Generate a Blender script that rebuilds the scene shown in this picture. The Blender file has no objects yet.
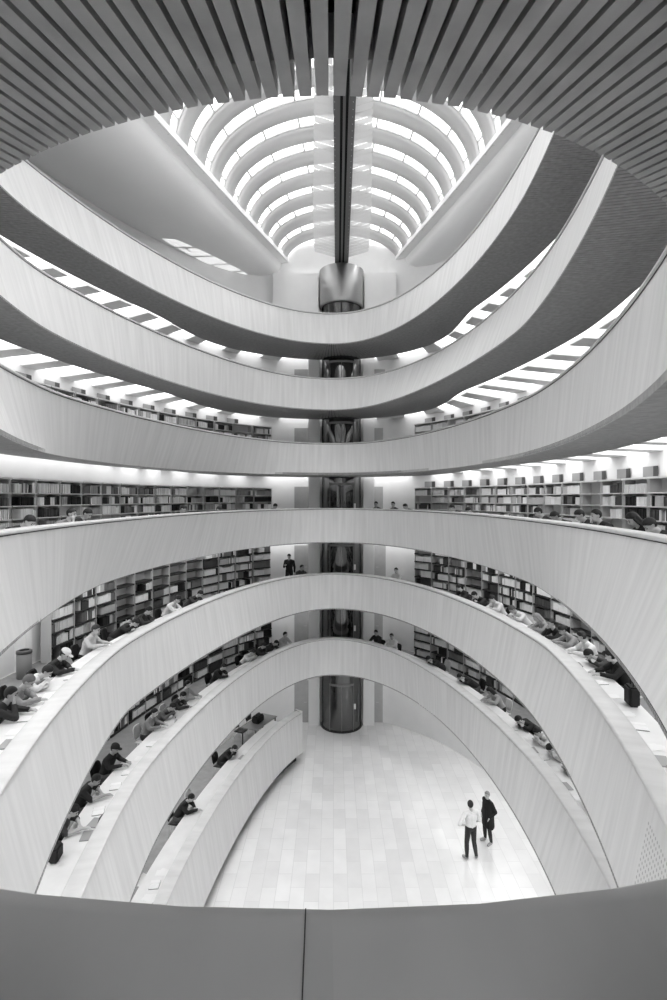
import bpy, bmesh, math, random
import numpy as np
from mathutils import Vector, Matrix

random.seed(7)
rng = random.Random(11)
C = bpy.context.scene.collection
PI = math.pi
F_PX, HORIZON, EYE = 550.0, 498.0, 10.9

# ------------------------------------------------------------------ helpers
def obj(name, me, parent=None, mats=None):
    o = bpy.data.objects.new(name, me)
    C.objects.link(o)
    if parent is not None:
        o.parent = parent
    if mats is not None and me is not None and len(me.materials) == 0:
        for m in (mats if isinstance(mats, (list, tuple)) else [mats]):
            me.materials.append(m)
    return o

def empty(name, loc=(0, 0, 0), rz=0.0):
    o = bpy.data.objects.new(name, None)
    C.objects.link(o)
    o.empty_display_size = 0.2
    o.location = loc
    o.rotation_euler = (0, 0, rz)
    return o

def tag(o, label, cat, group=None, kind=None):
    o['label'] = label
    o['category'] = cat
    if group: o['group'] = group
    if kind: o['kind'] = kind
    return o

def struct(o):
    o['kind'] = 'structure'
    return o

def mesh(name, V, Fc, smooth=False, uv=None):
    me = bpy.data.meshes.new(name)
    me.from_pydata([tuple(v) for v in V], [], Fc)
    if uv is not None:
        l = me.uv_layers.new(name='UVMap')
        for lo in me.loops:
            l.data[lo.index].uv = uv[lo.vertex_index]
    if smooth:
        me.polygons.foreach_set('use_smooth', [True] * len(me.polygons))
    me.update()
    return me

class MB:
    def __init__(self): self.V = []; self.F = []; self.M = []
    def box(self, x0, x1, y0, y1, z0, z1, mi=0):
        b = len(self.V)
        self.V += [(x, y, z) for z in (z0, z1) for y in (y0, y1) for x in (x0, x1)]
        self.F += [tuple(b + i for i in q) for q in ((0,2,3,1),(4,5,7,6),(0,1,5,4),(2,6,7,3),(0,4,6,2),(1,3,7,5))]
        self.M += [mi] * 6
    def quad(self, a, b, c, d, mi=0):
        n = len(self.V); self.V += [a, b, c, d]; self.F.append((n, n+1, n+2, n+3)); self.M.append(mi)
    def hexa(self, p, mi=0):           # 8 points: bottom ring of 4 then top ring of 4
        b = len(self.V); self.V += list(p)
        self.F += [tuple(b + i for i in q) for q in ((3,2,1,0),(4,5,6,7),(0,1,5,4),(1,2,6,5),(2,3,7,6),(3,0,4,7))]
        self.M += [mi] * 6
    def tube(self, pts, r, n=8, cap=True, mi=0):
        pts = [Vector(p) for p in pts]
        rs = r if isinstance(r, (list, tuple)) else [r] * len(pts)
        b = len(self.V)
        for i, p in enumerate(pts):
            d = (pts[min(i+1, len(pts)-1)] - pts[max(i-1, 0)]).normalized()
            a = d.cross(Vector((0, 0, 1)))
            if a.length < 1e-3: a = d.cross(Vector((1, 0, 0)))
            a.normalize(); c = d.cross(a)
            for k in range(n):
                t = 2*PI*k/n
                self.V.append(tuple(p + (a*math.cos(t) + c*math.sin(t))*rs[i]))
        for i in range(len(pts)-1):
            for k in range(n):
                k2 = (k+1) % n
                self.F.append((b+i*n+k, b+i*n+k2, b+(i+1)*n+k2, b+(i+1)*n+k)); self.M.append(mi)
        if cap:
            self.F.append(tuple(b+k for k in range(n))[::-1]); self.M.append(mi)
            e = b+(len(pts)-1)*n
            self.F.append(tuple(e+k for k in range(n))); self.M.append(mi)
    def lathe(self, prof, cx=0, cy=0, n=48, mi=0, a0=0, a1=2*PI):
        b = len(self.V); full = abs(a1-a0-2*PI) < 1e-6
        m = n if full else n+1
        for (r, z) in prof:
            for k in range(m):
                t = a0 + (a1-a0)*k/n
                self.V.append((cx+r*math.cos(t), cy+r*math.sin(t), z))
        for i in range(len(prof)-1):
            for k in range(n):
                k2 = (k+1) % m
                self.F.append((b+i*m+k, b+i*m+k2, b+(i+1)*m+k2, b+(i+1)*m+k)); self.M.append(mi)
    def me(self, name, smooth=False):
        me = mesh(name, self.V, self.F, smooth)
        if any(self.M):
            me.polygons.foreach_set('material_index', self.M)
        return me
    def build(self, name, mats, parent=None, smooth=False):
        return obj(name, self.me(name, smooth), parent, mats)

# ------------------------------------------------------------------ materials
def mat(name, g, rough=0.6, metal=0.0, spec=0.3, emit=0.0):
    m = bpy.data.materials.new(name); m.use_nodes = True
    b = m.node_tree.nodes['Principled BSDF']
    c = (g, g, g, 1) if not isinstance(g, tuple) else (*g, 1)
    b.inputs['Base Color'].default_value = c
    b.inputs['Roughness'].default_value = rough
    b.inputs['Metallic'].default_value = metal
    b.inputs['Specular IOR Level'].default_value = spec
    if emit:
        b.inputs['Emission Color'].default_value = (1, 1, 1, 1)
        b.inputs['Emission Strength'].default_value = emit
    return m

def noise_mat(name, g0, g1, scale=(1, 1, 1), coord='Object', rough=0.6, nscale=4, detail=5, spec=0.3, shear=0.0, metal=0.0, lo=.3, hi=.7):
    m = mat(name, g0, rough, metal, spec)
    nt = m.node_tree; N = nt.nodes; L = nt.links
    tc = N.new('ShaderNodeTexCoord'); mp = N.new('ShaderNodeMapping')
    mp.inputs['Scale'].default_value = scale
    mp.inputs['Rotation'].default_value = (0, 0, shear)
    nz = N.new('ShaderNodeTexNoise'); nz.inputs['Scale'].default_value = nscale; nz.inputs['Detail'].default_value = detail
    rp = N.new('ShaderNodeValToRGB')
    rp.color_ramp.elements[0].color = (g0, g0, g0, 1); rp.color_ramp.elements[0].position = lo
    rp.color_ramp.elements[1].color = (g1, g1, g1, 1); rp.color_ramp.elements[1].position = hi
    L.new(tc.outputs[coord], mp.inputs['Vector']); L.new(mp.outputs[0], nz.inputs['Vector'])
    L.new(nz.outputs['Fac'], rp.inputs['Fac']); L.new(rp.outputs[0], N['Principled BSDF'].inputs['Base Color'])
    return m

M = {}
M['face'] = noise_mat('pale_maple_veneer', .57, .67, (3.2, .18, 1), 'UV', .5, 2.2, 6, shear=.03)
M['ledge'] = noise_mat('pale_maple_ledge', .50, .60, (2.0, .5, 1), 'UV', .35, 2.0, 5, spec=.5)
M['ledge_shade'] = noise_mat('shaded_maple_ledge', .33, .42, (2.0, .5, 1), 'UV', .32, 2.0, 5, spec=.5)
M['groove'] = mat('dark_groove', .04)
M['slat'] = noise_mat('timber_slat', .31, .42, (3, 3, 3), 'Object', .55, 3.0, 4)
M['slat_far'] = noise_mat('darker_timber_slat', .23, .31, (3, 3, 3), 'Object', .55, 3.0, 4)  # same slats in a darker tone, for every ring but C
M['backing'] = mat('dark_backing', .012, .9)
M['backing_soft'] = mat('dark_timber_gap', .05, .9)
M['deck'] = noise_mat('grey_linoleum', .26, .32, (1, 1, 1), 'Object', .6)
M['white'] = noise_mat('white_plaster', .80, .84, (1, 1, 1), 'Object', .8, 1.5)
M['soft'] = noise_mat('smooth_white_plaster', .86, .90, (.3, .3, .3), 'Object', .7, 1.0)
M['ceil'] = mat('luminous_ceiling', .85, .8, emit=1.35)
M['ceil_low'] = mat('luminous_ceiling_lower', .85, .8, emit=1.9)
M['beam'] = mat('ceiling_beam_paint', .78, .8)
M['desk'] = noise_mat('desk_top_white', .76, .84, (1, 1, 1), 'Object', .35, 2)
M['metal'] = mat('brushed_steel', .62, .28, 1.0)
M['dark_metal'] = mat('dark_metal', .10, .4, .6)
M['door'] = noise_mat('grey_door_paint', .40, .44, (1, 1, 1), 'Object', .5)
M['rib'] = mat('white_rib_paint', .56, .6)
M['board'] = mat('shelf_board', .22, .5)
M['case'] = mat('bookcase_white', .70, .5)
M['black_plastic'] = mat('black_plastic', .015, .4)
M['paper'] = mat('paper_white', .88, .8)
M['screen'] = mat('laptop_screen', .25, .2, emit=.25)
M['white_shell'] = mat('white_chair_shell', .80, .35)
M['grey_panel'] = mat('grey_wall_panel', .34, .6)
M['dark_panel'] = mat('dark_window_panel', .07, .3)

def glass_mat(name, tint, gloss):
    m = bpy.data.materials.new(name); m.use_nodes = True
    nt = m.node_tree; N = nt.nodes; L = nt.links
    N.remove(N['Principled BSDF'])
    t = N.new('ShaderNodeBsdfTransparent'); t.inputs[0].default_value = (tint, tint, tint, 1)
    g = N.new('ShaderNodeBsdfGlossy'); g.inputs['Roughness'].default_value = .03
    mx = N.new('ShaderNodeMixShader'); mx.inputs[0].default_value = gloss
    L.new(t.outputs[0], mx.inputs[1]); L.new(g.outputs[0], mx.inputs[2])
    L.new(mx.outputs[0], N['Material Output'].inputs['Surface'])
    return m
M['glass'] = glass_mat('skylight_glass', .97, .05)
M['lift_glass'] = glass_mat('dark_lift_glass', .16, .16)

def translucent():
    m = bpy.data.materials.new('translucent_white_louvre'); m.use_nodes = True
    nt = m.node_tree; N = nt.nodes; L = nt.links
    p = N['Principled BSDF']; p.inputs['Base Color'].default_value = (.62, .62, .62, 1); p.inputs['Roughness'].default_value = .5
    t = N.new('ShaderNodeBsdfTranslucent'); t.inputs[0].default_value = (.5, .5, .5, 1)
    s = N.new('ShaderNodeBsdfTransparent')
    a = N.new('ShaderNodeMixShader'); a.inputs[0].default_value = .18
    b = N.new('ShaderNodeMixShader'); b.inputs[0].default_value = .08
    L.new(p.outputs[0], a.inputs[1]); L.new(t.outputs[0], a.inputs[2])
    L.new(a.outputs[0], b.inputs[1]); L.new(s.outputs[0], b.inputs[2])
    L.new(b.outputs[0], N['Material Output'].inputs['Surface'])
    return m
M['louvre'] = translucent()

def floor_mat():
    m = mat('pale_marble_tiles', .8, .22, 0, .5)
    nt = m.node_tree; N = nt.nodes; L = nt.links
    tc = N.new('ShaderNodeTexCoord'); br = N.new('ShaderNodeTexBrick')
    br.inputs['Color1'].default_value = (.80, .80, .80, 1); br.inputs['Color2'].default_value = (.90, .90, .90, 1)
    br.inputs['Mortar'].default_value = (.74, .74, .74, 1); br.inputs['Scale'].default_value = 1.0
    br.inputs['Mortar Size'].default_value = .008; br.inputs['Brick Width'].default_value = 1.1; br.inputs['Row Height'].default_value = .4
    mp = N.new('ShaderNodeMapping'); mp.inputs['Rotation'].default_value = (0, 0, PI/2)
    nz = N.new('ShaderNodeTexNoise'); nz.inputs['Scale'].default_value = 1.6; nz.inputs['Detail'].default_value = 8
    mx = N.new('ShaderNodeMixRGB'); mx.blend_type = 'MULTIPLY'; mx.inputs[0].default_value = .16
    L.new(tc.outputs['Object'], mp.inputs[0]); L.new(mp.outputs[0], br.inputs['Vector']); L.new(tc.outputs['Object'], nz.inputs['Vector'])
    L.new(br.outputs['Color'], mx.inputs[1]); L.new(nz.outputs['Fac'], mx.inputs[2])
    L.new(mx.outputs[0], N['Principled BSDF'].inputs['Base Color'])
    return m
M['floor'] = floor_mat()

def perforated():
    m = mat('perforated_veneer', .62, .5)
    nt = m.node_tree; N = nt.nodes; L = nt.links
    tc = N.new('ShaderNodeTexCoord'); vo = N.new('ShaderNodeTexVoronoi'); vo.inputs['Scale'].default_value = 14; vo.inputs['Randomness'].default_value = 0
    rp = N.new('ShaderNodeValToRGB'); rp.color_ramp.elements[0].position = .22; rp.color_ramp.elements[1].position = .27
    rp.color_ramp.elements[0].color = (.36, .36, .36, 1); rp.color_ramp.elements[1].color = (.63, .63, .63, 1)
    L.new(tc.outputs['UV'], vo.inputs['Vector']); L.new(vo.outputs['Distance'], rp.inputs[0]); L.new(rp.outputs[0], N['Principled BSDF'].inputs['Base Color'])
    return m
M['perf'] = perforated()

_g = {}
def grey(g, rough=.75):
    k = (round(g, 3), rough)
    if k not in _g: _g[k] = noise_mat('cloth_grey_%03d' % int(g*1000), g*.95, min(1, g*1.05), (8, 8, 8), 'Object', rough, 3) if rough > .7 else mat('grey_%03d' % int(g*1000), g, rough)
    return _g[k]

# ------------------------------------------------------------------ gallery rings
# top and bottom edge of each gallery's parapet: left bulge, roundness, skew, right bulge, roundness, skew, near end, far end
RING = {
 'A': dict(t=[7.50, 1.95, -.21, 4.505, 2.085, .02, .59, 24.1], b=[7.073, 1.62, -.096, 4.188, 1.759, .062, 1.0, 23.66]),
 'B': dict(t=[6.777, 1.506, -.08, 4.611, 1.811, .103, .59, 24.1], b=[6.44, 1.588, -.005, 4.173, 1.481, .004, 1.0, 23.66]),
 'C': dict(t=[6.281, 1.532, -.016, 4.585, 1.606, .065, .90, 24.1], b=[6.42, 1.52, .26, 4.5, 1.72, .105, 1.335, 23.66]),
 'D': dict(t=[4.647, 2.146, -.079, 4.24, 2.205, 0, .567, 24.1], b=[5.204, 1.553, .077, 4.474, 1.568, .125, 1.0, 23.66]),
 'E': dict(t=[4.723, 1.576, .008, 4.734, 1.524, .091, .59, 24.1], b=[4.612, 1.311, -.022, 4.366, 1.692, .091, 1.0, 23.66]),
 'F': dict(t=[4.266, 1.601, -.017, 4.653, 1.737, -.037, .59, 24.1], b=[3.945, 1.7, .017, 4.356, 1.941, .056, 1.0, 23.66]),
 'G': dict(t=[3.72, 1.6, 0, 3.72, 1.6, 0, .59, 24.1], b=[3.42, 1.6, 0, 3.42, 1.6, 0, 1.0, 23.66]),
}
ZT = {k: 1.91 + 2.85*i for i, k in enumerate('GFEDCBA')}
ZB = {k: ZT[k] - 1.49 for k in ZT}
ZB['C'] = 11.90; ZB['G'] = .42
DECK = {k: ZT[k] - 1.06 for k in ZT}
NICE = {'A': 'topmost gallery', 'B': 'second gallery from the top', 'C': 'third gallery from the top', 'D': 'gallery at eye level',
        'E': 'first gallery below eye level', 'F': 'lowest full ring gallery', 'G': 'ground level gallery'}

def raw_curve(p, n=900):
    yn, yf = p[6], p[7]
    t = np.linspace(0, PI, n); u = -np.cos(t); yc = (yn+yf)/2; a = (yf-yn)/2
    out = []
    for side, (b, q, s) in ((-1, p[:3]), (1, p[3:6])):
        x = side*b*np.sqrt(np.clip(1-np.abs(u)**q, 0, 1))*(1+s*u)
        out.append(np.c_[x, yc+a*u])
    return out
def resample(P, n):
    d = np.r_[0, np.cumsum(np.sqrt((np.diff(P, axis=0)**2).sum(1)))]
    s = np.linspace(0, d[-1], n)
    return np.c_[np.interp(s, d, P[:, 0]), np.interp(s, d, P[:, 1])], d[-1]
HALF = 160
def ring_pts(p):
    l, r = raw_curve(p)
    L_, _ = resample(l, HALF+1); R_, _ = resample(r, HALF+1)
    P = np.r_[L_, R_[::-1][1:-1]]            # near apex, along the left to the far end, back along the right
    for _ in range(3):                       # take the crease out of both ends
        P = .5*P + .25*(np.roll(P, 1, 0) + np.roll(P, -1, 0))
    return P
def normals(P):
    d = np.roll(P, -1, 0) - np.roll(P, 1, 0)
    n = np.c_[-d[:, 1], d[:, 0]]
    n /= np.linalg.norm(n, axis=1)[:, None] + 1e-12
    if ((P - P.mean(0))*n).sum() < 0: n = -n
    for _ in range(4):
        n = .5*n + .25*(np.roll(n, 1, 0)+np.roll(n, -1, 0)); n /= np.linalg.norm(n, axis=1)[:, None]
    return n
R = {}
for k, v in RING.items():
    t = ring_pts(v['t']); b = ring_pts(v['b'])
    R[k] = dict(t=t, b=b, nt=normals(t), nb=normals(b), N=len(t))
    d = np.sqrt(((np.roll(t, -1, 0)-t)**2).sum(1)); R[k]['s'] = np.r_[0, np.cumsum(d)[:-1]]; R[k]['per'] = d.sum()

def smooth01(x): x = np.clip(x, 0, 1); return x*x*(3-2*x)
def soffit_w(y): return 1.5 + 1.2*smooth01((y-18.5)/4.5)

def strip(rows, idx=None, close=True, uvrows=None):
    """surface through a list of closed rows of (x, y, z)"""
    n = len(rows[0]); V = np.concatenate(rows); Fc = []
    m = n if close else n-1
    for j in range(len(rows)-1):
        for i in range(m):
            i2 = (i+1) % n
            Fc.append((j*n+i, j*n+i2, (j+1)*n+i2, (j+1)*n+i))
    return V, Fc
def row(P, z):
    z = np.full(len(P), z) if np.isscalar(z) else z
    return np.c_[P, z]
def off(k, d, which='t'):
    n = R[k]['n'+which]
    dd = d if np.isscalar(d) else np.asarray(d)[:, None]
    return R[k][which] + n*dd

def seam_strip(rows, u, v, close=True):
    """closed strip with a duplicated seam column so that UVs run all the way round"""
    if close:
        rows = [np.r_[r, r[:1]] for r in rows]
        u = np.r_[u, u[-1] + (u[-1]-u[-2])]
    V, Fc = strip(rows, close=False)
    uv = [(float(u[i]), float(vv)) for vv in v for i in range(len(u))]
    return V, Fc, uv

def soff(k):
    r = R[k]; w = soffit_w(r['b'][:, 1])
    d = ((r['b']-r['t'])*r['nt']).sum(1)
    far_out = np.clip(d+.3, 0, 5)*smooth01((r['b'][:, 1]-3)/4)
    for _ in range(6): far_out = .5*far_out+.25*(np.roll(far_out, 1)+np.roll(far_out, -1))
    return np.maximum(w-far_out, .85)
def far_clip(P, ymax=26.75):
    P = P.copy(); P[:, 1] = np.minimum(P[:, 1], ymax); return P

gallery = {}
def make_gallery(k):
    r = R[k]; zt, zb, dk = ZT[k], ZB[k], DECK[k]
    root = empty('gallery', (0, 12.3, dk))
    gallery[k] = root
    T = Matrix.Translation((0, -12.3, -dk))
    lo, hi = 0, r['N']
    part = k == 'G'
    if part:                                          # only along the left, from near the camera to the lift hall
        i1 = int(np.argmax(r['t'][:HALF, 1] > 23.2)); i0 = 8
        sel = slice(i0, i1)
    else:
        sel = slice(0, r['N'])
    close = not part
    def P(which, d=0.0):
        dd = d if np.isscalar(d) else np.asarray(d)
        return off(k, dd, which)[sel]
    u = r['s'][sel]
    def put(name, rows, v, m, smooth=True):
        V, Fc, uv = seam_strip(rows, u, v, close)
        me = mesh(name, V, Fc, smooth, uv); me.transform(T)
        return obj(name, me, root, m)
    # parapet face (leans outwards at the top), a little thick
    tt, bb = P('t'), P('b')
    fade = .10*(1-smooth01((P('b')[:, 1]-2.5)/5)) if k == 'C' else 0.0
    bbf = off(k, .10*(1-smooth01((r['b'][:, 1]-2.5)/5)), 'b')[sel] if k == 'C' else bb
    rows, v = [], []
    for q in (0, .25, .5, .75, 1):
        rows.append(row(bbf*(1-q) + tt*q, zb + (zt-.055-zb)*q)); v.append((zt-zb)*q)
    put('parapet_face', rows, v, M['face'])
    # back of the parapet, under the ledge
    qd = (dk-zb)/(zt-zb)
    face_dk = bbf*(1-qd)+tt*qd
    put('parapet_back', [row(face_dk+r['nt'][sel]*.14, dk), row(P('t', .16), zt-.05)], [0, 1], M['face'])
    # shadow line under the ledge lip, put in as a dark strip
    put('ledge_shadow_strip', [row(P('t', -.004), zt-.075), row(P('t', -.004), zt-.05)], [0, 1], M['groove'])
    # ledge with a rounded nose
    L = .31
    prof = [(.02, -.055), (-.018, -.055), (-.026, -.045), (-.03, -.03), (-.026, -.012), (-.012, -.002), (.01, 0), (.15, -.006), (L-.02, -.012), (L-.005, -.02), (L, -.035), (L, -.06)]
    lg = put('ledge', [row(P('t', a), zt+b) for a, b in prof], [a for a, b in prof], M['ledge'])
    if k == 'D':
        lg.data.materials.append(M['ledge_shade'])
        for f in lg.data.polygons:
            if f.center.y+12.3 < 2.6: f.material_index = 1  # shade at the near end is painted into the ledge colour
    # deck
    wdk = 3.3
    if part:
        put('deck', [row(P('t', .2), dk), row(P('t', 2.6), dk)], [0, 1], M['deck'], False)
        put('plinth', [row(P('b', .32), 0), row(P('b', .32), zb), row(P('b', 0), zb)], [0, 1, 2], M['groove'], False)
        # end of the parapet by the lift hall
        a, b = tt[-1], bb[-1]
        o2 = P('t', .31)[-1]
        mb = MB()
        mb.hexa([(b[0], b[1], zb), (b[0]+.0, b[1]+.0, zb+.001), (o2[0], o2[1]+.1, zb+.001), (o2[0], o2[1]+.1, zb),
                 (a[0], a[1], zt), (a[0]+.05, a[1]+.12, zt), (o2[0], o2[1]+.22, zt), (o2[0], o2[1]+.1, zt)])
        mm = mb.me('parapet_end'); mm.transform(T); obj('parapet_end', mm, root, M['face'])
        return root
    put('deck', [row(face_dk+r['nt'][sel]*.05, dk-.02), row(face_dk+r['nt'][sel]*.10, dk), row(far_clip(P('t', wdk-.004), 26.74), dk)], [0, 1, 2], M['deck'], False)
    # soffit: dark backing and timber slats across it
    w = soff(k)
    inn = (.10*(1-smooth01((r['b'][:, 1]-2.5)/5)) if k == 'C' else np.zeros(r['N']))
    hb = .085 if k == 'C' else .032
    put('soffit_board', [row(bbf, zb+.002), row(off(k, inn+.005, 'b'), zb+hb), row(far_clip(off(k, w, 'b'), 26.6), zb+hb), row(far_clip(off(k, w, 'b'), 26.6), zb-.0), row(far_clip(off(k, w+.02, 'b'), 26.62), zb), row(far_clip(off(k, w+.02, 'b'), 26.62), zb+.19)], [0, .1, 1, 1.1, 1.2, 1.3], M['backing'] if k == 'C' else M['backing_soft'], False)
    sp = .0415 if k == 'C' else .078
    b = r['b']; d = np.sqrt(((np.roll(b, -1, 0)-b)**2).sum(1)); s = np.r_[0, np.cumsum(d)]
    n = int(s[-1]/sp); sp = s[-1]/n
    bx = np.r_[b, b[:1]]; nx = np.r_[r['nb'], r['nb'][:1]]
    wx = np.r_[w, w[:1]]
    def at(ss):
        ss = ss % s[-1]
        p = np.array([np.interp(ss, s, bx[:, 0]), np.interp(ss, s, bx[:, 1])])
        q = np.array([np.interp(ss, s, nx[:, 0]), np.interp(ss, s, nx[:, 1])]); q /= np.linalg.norm(q)
        return p, q, np.interp(ss, s, wx)
    mb = MB()
    hw = sp*(.36 if k == 'C' else .40)
    for i in range(n):
        c = (i+.5)*sp
        p0, n0, w0 = at(c-hw); p1, n1, w1 = at(c+hw)
        tip = 0.0
        a = p0+n0*tip; bq = p1+n1*tip
        o0 = p0+n0*w0; o1 = p1+n1*w1
        o0[1] = min(o0[1], 26.6); o1[1] = min(o1[1], 26.6)
        z0, z1 = zb-.012, zb+(.08 if k == 'C' else .03)
        mb.hexa([(*a, z0), (*bq, z0), (*o1, z0), (*o0, z0), (*a, z1), (*bq, z1), (*o1, z1), (*o0, z1)])
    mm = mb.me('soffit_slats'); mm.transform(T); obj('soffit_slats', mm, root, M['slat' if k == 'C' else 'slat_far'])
    return root

LAB = {'A': 'topmost pale timber gallery ring curving just below the skylight',
       'B': 'second pale timber gallery ring from the top, empty of people',
       'C': 'third pale gallery ring from the top, its slatted timber underside looming over the viewer',
       'D': 'pale gallery ring at eye level whose ledge crosses the bottom of the picture',
       'E': 'pale gallery ring first below eye level, lined with readers at a long desk',
       'F': 'lowest complete gallery ring, hanging just above the marble floor',
       'G': 'short curved gallery standing on the marble floor at the left'}
for k in 'ABCDEFG':
    tag(make_gallery(k), LAB[k], 'gallery', 'gallery rings around the atrium')

# joint in the near ledge, and the perforated panel of the gallery below
zt = ZT['D']
mb = MB()
for y0, y1, z0, z1 in ((.50, .285, -.0055, -.0105), (.585, .50, -.0005, -.0055)):
    x0, x1 = -.0302+(.585-y0)*.02, -.0302+(.585-y1)*.02
    mb.hexa([(x0, y0, zt+z0-.02), (x0+.0012, y0, zt+z0-.02), (x1+.0012, y1, zt+z1-.02), (x1, y1, zt+z1-.02),
             (x0, y0, zt+z0+.0042), (x0+.0012, y0, zt+z0+.0042), (x1+.0012, y1, zt+z1+.0042), (x1, y1, zt+z1+.0042)])
mm = mb.me('ledge_joint'); mm.transform(Matrix.Translation((0, -12.3, -DECK['D']))); obj('ledge_joint', mm, gallery['D'], M['groove'])
k = 'E'; r = R[k]
ids = [i for i in range(HALF, r['N']) if 4.3 < r['t'][i, 1] < 6.2]
rows = []
for q in (.10, .85):
    rows.append(row((off(k, -.004, 'b')*(1-q)+off(k, -.004, 't')*q)[ids], ZB[k]+(ZT[k]-.055-ZB[k])*q))
V, Fc, uv = seam_strip(rows, r['s'][ids], [0, 1.05], False)
mm = mesh('perforated_panel', V, Fc, True, uv); mm.transform(Matrix.Translation((0, -12.3, -DECK[k])))
obj('perforated_panel', mm, gallery[k], M['perf'])

# ------------------------------------------------------------------ setting: floor, walls, ceilings
mb = MB(); mb.box(-13, 13, -4, 28, -.2, 0); struct(mb.build('floor', M['floor']))
WOFF = 3.3
for nm, sl in (('wall_left', slice(0, HALF+1)), ('wall_right', None)):
    V, Fc = [], []
    for k in 'ABCDEF':
        z0 = DECK[k]-.15; z1 = (ZB[chr(ord(k)-1)]+.3) if k != 'A' else 23.2
        P_ = far_clip(off(k, WOFF), 26.75)
        P_ = P_[sl] if sl else np.r_[P_[HALF:], P_[:1]]
        v, f = strip([row(P_, z0), row(P_, z1)], close=False)
        b = len(V); V += list(map(tuple, v)); Fc += [tuple(b+i for i in q) for q in f]
        if k == 'F':
            v, f = strip([row(P_, 0.0), row(P_, z0)], close=False)
            b = len(V); V += list(map(tuple, v)); Fc += [tuple(b+i for i in q) for q in f]
    struct(obj(nm, mesh(nm, V, Fc, True), None, M['white']))
mb = MB(); mb.box(-13, 13, 26.8, 27.1, 0, 21.95); mb.box(-3.2, 4.0, 27.12, 27.4, 21.9, 25.5); mb.box(-2.9, -.72, 26.25, 26.8, 19.2, 21.66); mb.box(1.48, 3.0, 26.25, 26.8, 19.2, 21.66)
struct(mb.build('wall_back', M['white']))
LX = .38
mb = MB()
for a, b in ((-1.2, -.66), (1.42, 1.96)):
    mb.box(a, b, 26.35, 26.8, 0, 20.0)
struct(mb.build('trim_1', M['white']))
nd = 0
for k in 'BCDEFG':
    z0 = DECK[k] if k != 'G' else 0.0
    for a, b in ((-1.90, -1.22), (1.98, 2.66)):
        nd += 1
        m_ = MB(); m_.box(a, b, 26.72, 26.80, z0, z0+2.05)
        o = struct(m_.build('door_%d' % nd, M['door']))
        h = MB(); hx = b-.09 if a < 0 else a+.09
        h.tube([(hx, 26.69, z0+1.0), (hx, 26.66, z0+1.0), (hx+(-.12 if a < 0 else .12), 26.66, z0+1.0)], .011)
        h.build('door_handle', M['metal'], o)
mb = MB(); mb.box(-7.96, -7.68, 13.72, 14.0, DECK['E'], ZB['D']+.19); struct(mb.build('trim_2', M['white']))
bn = empty('waste_bin', (-7.48, 13.3, DECK['E']+.003)); tag(bn, 'grey cylindrical waste bin by the white post at the left of first gallery below', 'bin')
mb = MB(); mb.lathe([(0, .01), (.17, .01), (.17, .62), (.155, .62), (.155, .05)], n=28); mb.build('bin_body', grey(.22, .5), bn, True)
mb = MB(); mb.lathe([(.172, .60), (.178, .60), (.178, .66), (.12, .68), (.12, .66)], n=28); mb.build('rim', grey(.08, .4), bn, True)
# luminous ceilings over every gallery but the top one
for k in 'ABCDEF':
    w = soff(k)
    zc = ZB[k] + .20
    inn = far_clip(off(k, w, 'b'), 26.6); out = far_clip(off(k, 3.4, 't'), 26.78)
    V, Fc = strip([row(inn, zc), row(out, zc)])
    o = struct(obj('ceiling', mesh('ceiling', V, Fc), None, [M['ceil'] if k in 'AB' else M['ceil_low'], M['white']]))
    if k == 'C':
        for f in o.data.polygons:
            if f.center.y < 2.5: f.material_index = 1
    # radial beams between the light coffers
    mb = MB()
    s = R[k]['s']; per = R[k]['per']; n = int(per/1.35)
    for i in range(n):
        pts = []
        for ss in ((i+.0)*per/n, (i+.42)*per/n):
            j = int(np.searchsorted(s, ss % per, side='right')-1)
            pts.append(j)
        a, b = pts
        if inn[a, 1] > 26.2 or inn[b, 1] > 26.2 : continue
        z0, z1 = ZB[k]+.07, zc+.01
        sel_ = lambda q: inn[q]*.80+out[q]*.20
        pa, pb = sel_(a), sel_(b); qa, qb = out[a], out[b]
        if np.linalg.norm(pa-pb) < .05: continue
        mb.hexa([(*pa, z0+.07), (*pb, z0+.07), (*qb, z0), (*qa, z0), (*pa, z1), (*pb, z1), (*qb, z1), (*qa, z1)])
    mb.build('ceiling_beams', M['beam'], o)

# ------------------------------------------------------------------ skylight
YC, YA, XB = 12.3, 14.5, 5.48
SKY_Y = [-3, 0, 4, 8, 12, 14, 16.15, 18, 20, 22, 24, 26, 27]
SKY_L = [-4.9, -5.6, -6.2, -6.35, -6.3, -6.0, -5.53, -4.97, -4.36, -3.75, -3.11, -2.46, -2.13]
SKY_R = [5.0, 5.7, 6.2, 6.4, 6.3, 6.0, 5.55, 5.14, 4.66, 4.16, 3.64, 3.12, 2.87]
def sk_w(y): return (np.interp(y, SKY_Y, SKY_R)-np.interp(y, SKY_Y, SKY_L))/2+.20
def sk_x(y): return (np.interp(y, SKY_Y, SKY_R)+np.interp(y, SKY_Y, SKY_L))/2
def sk_rise(y): return 3.9*(sk_w(y)/XB)**1.5 if sk_w(y) < XB else 3.9
ZS = 22.35
LXC = .38
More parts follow.
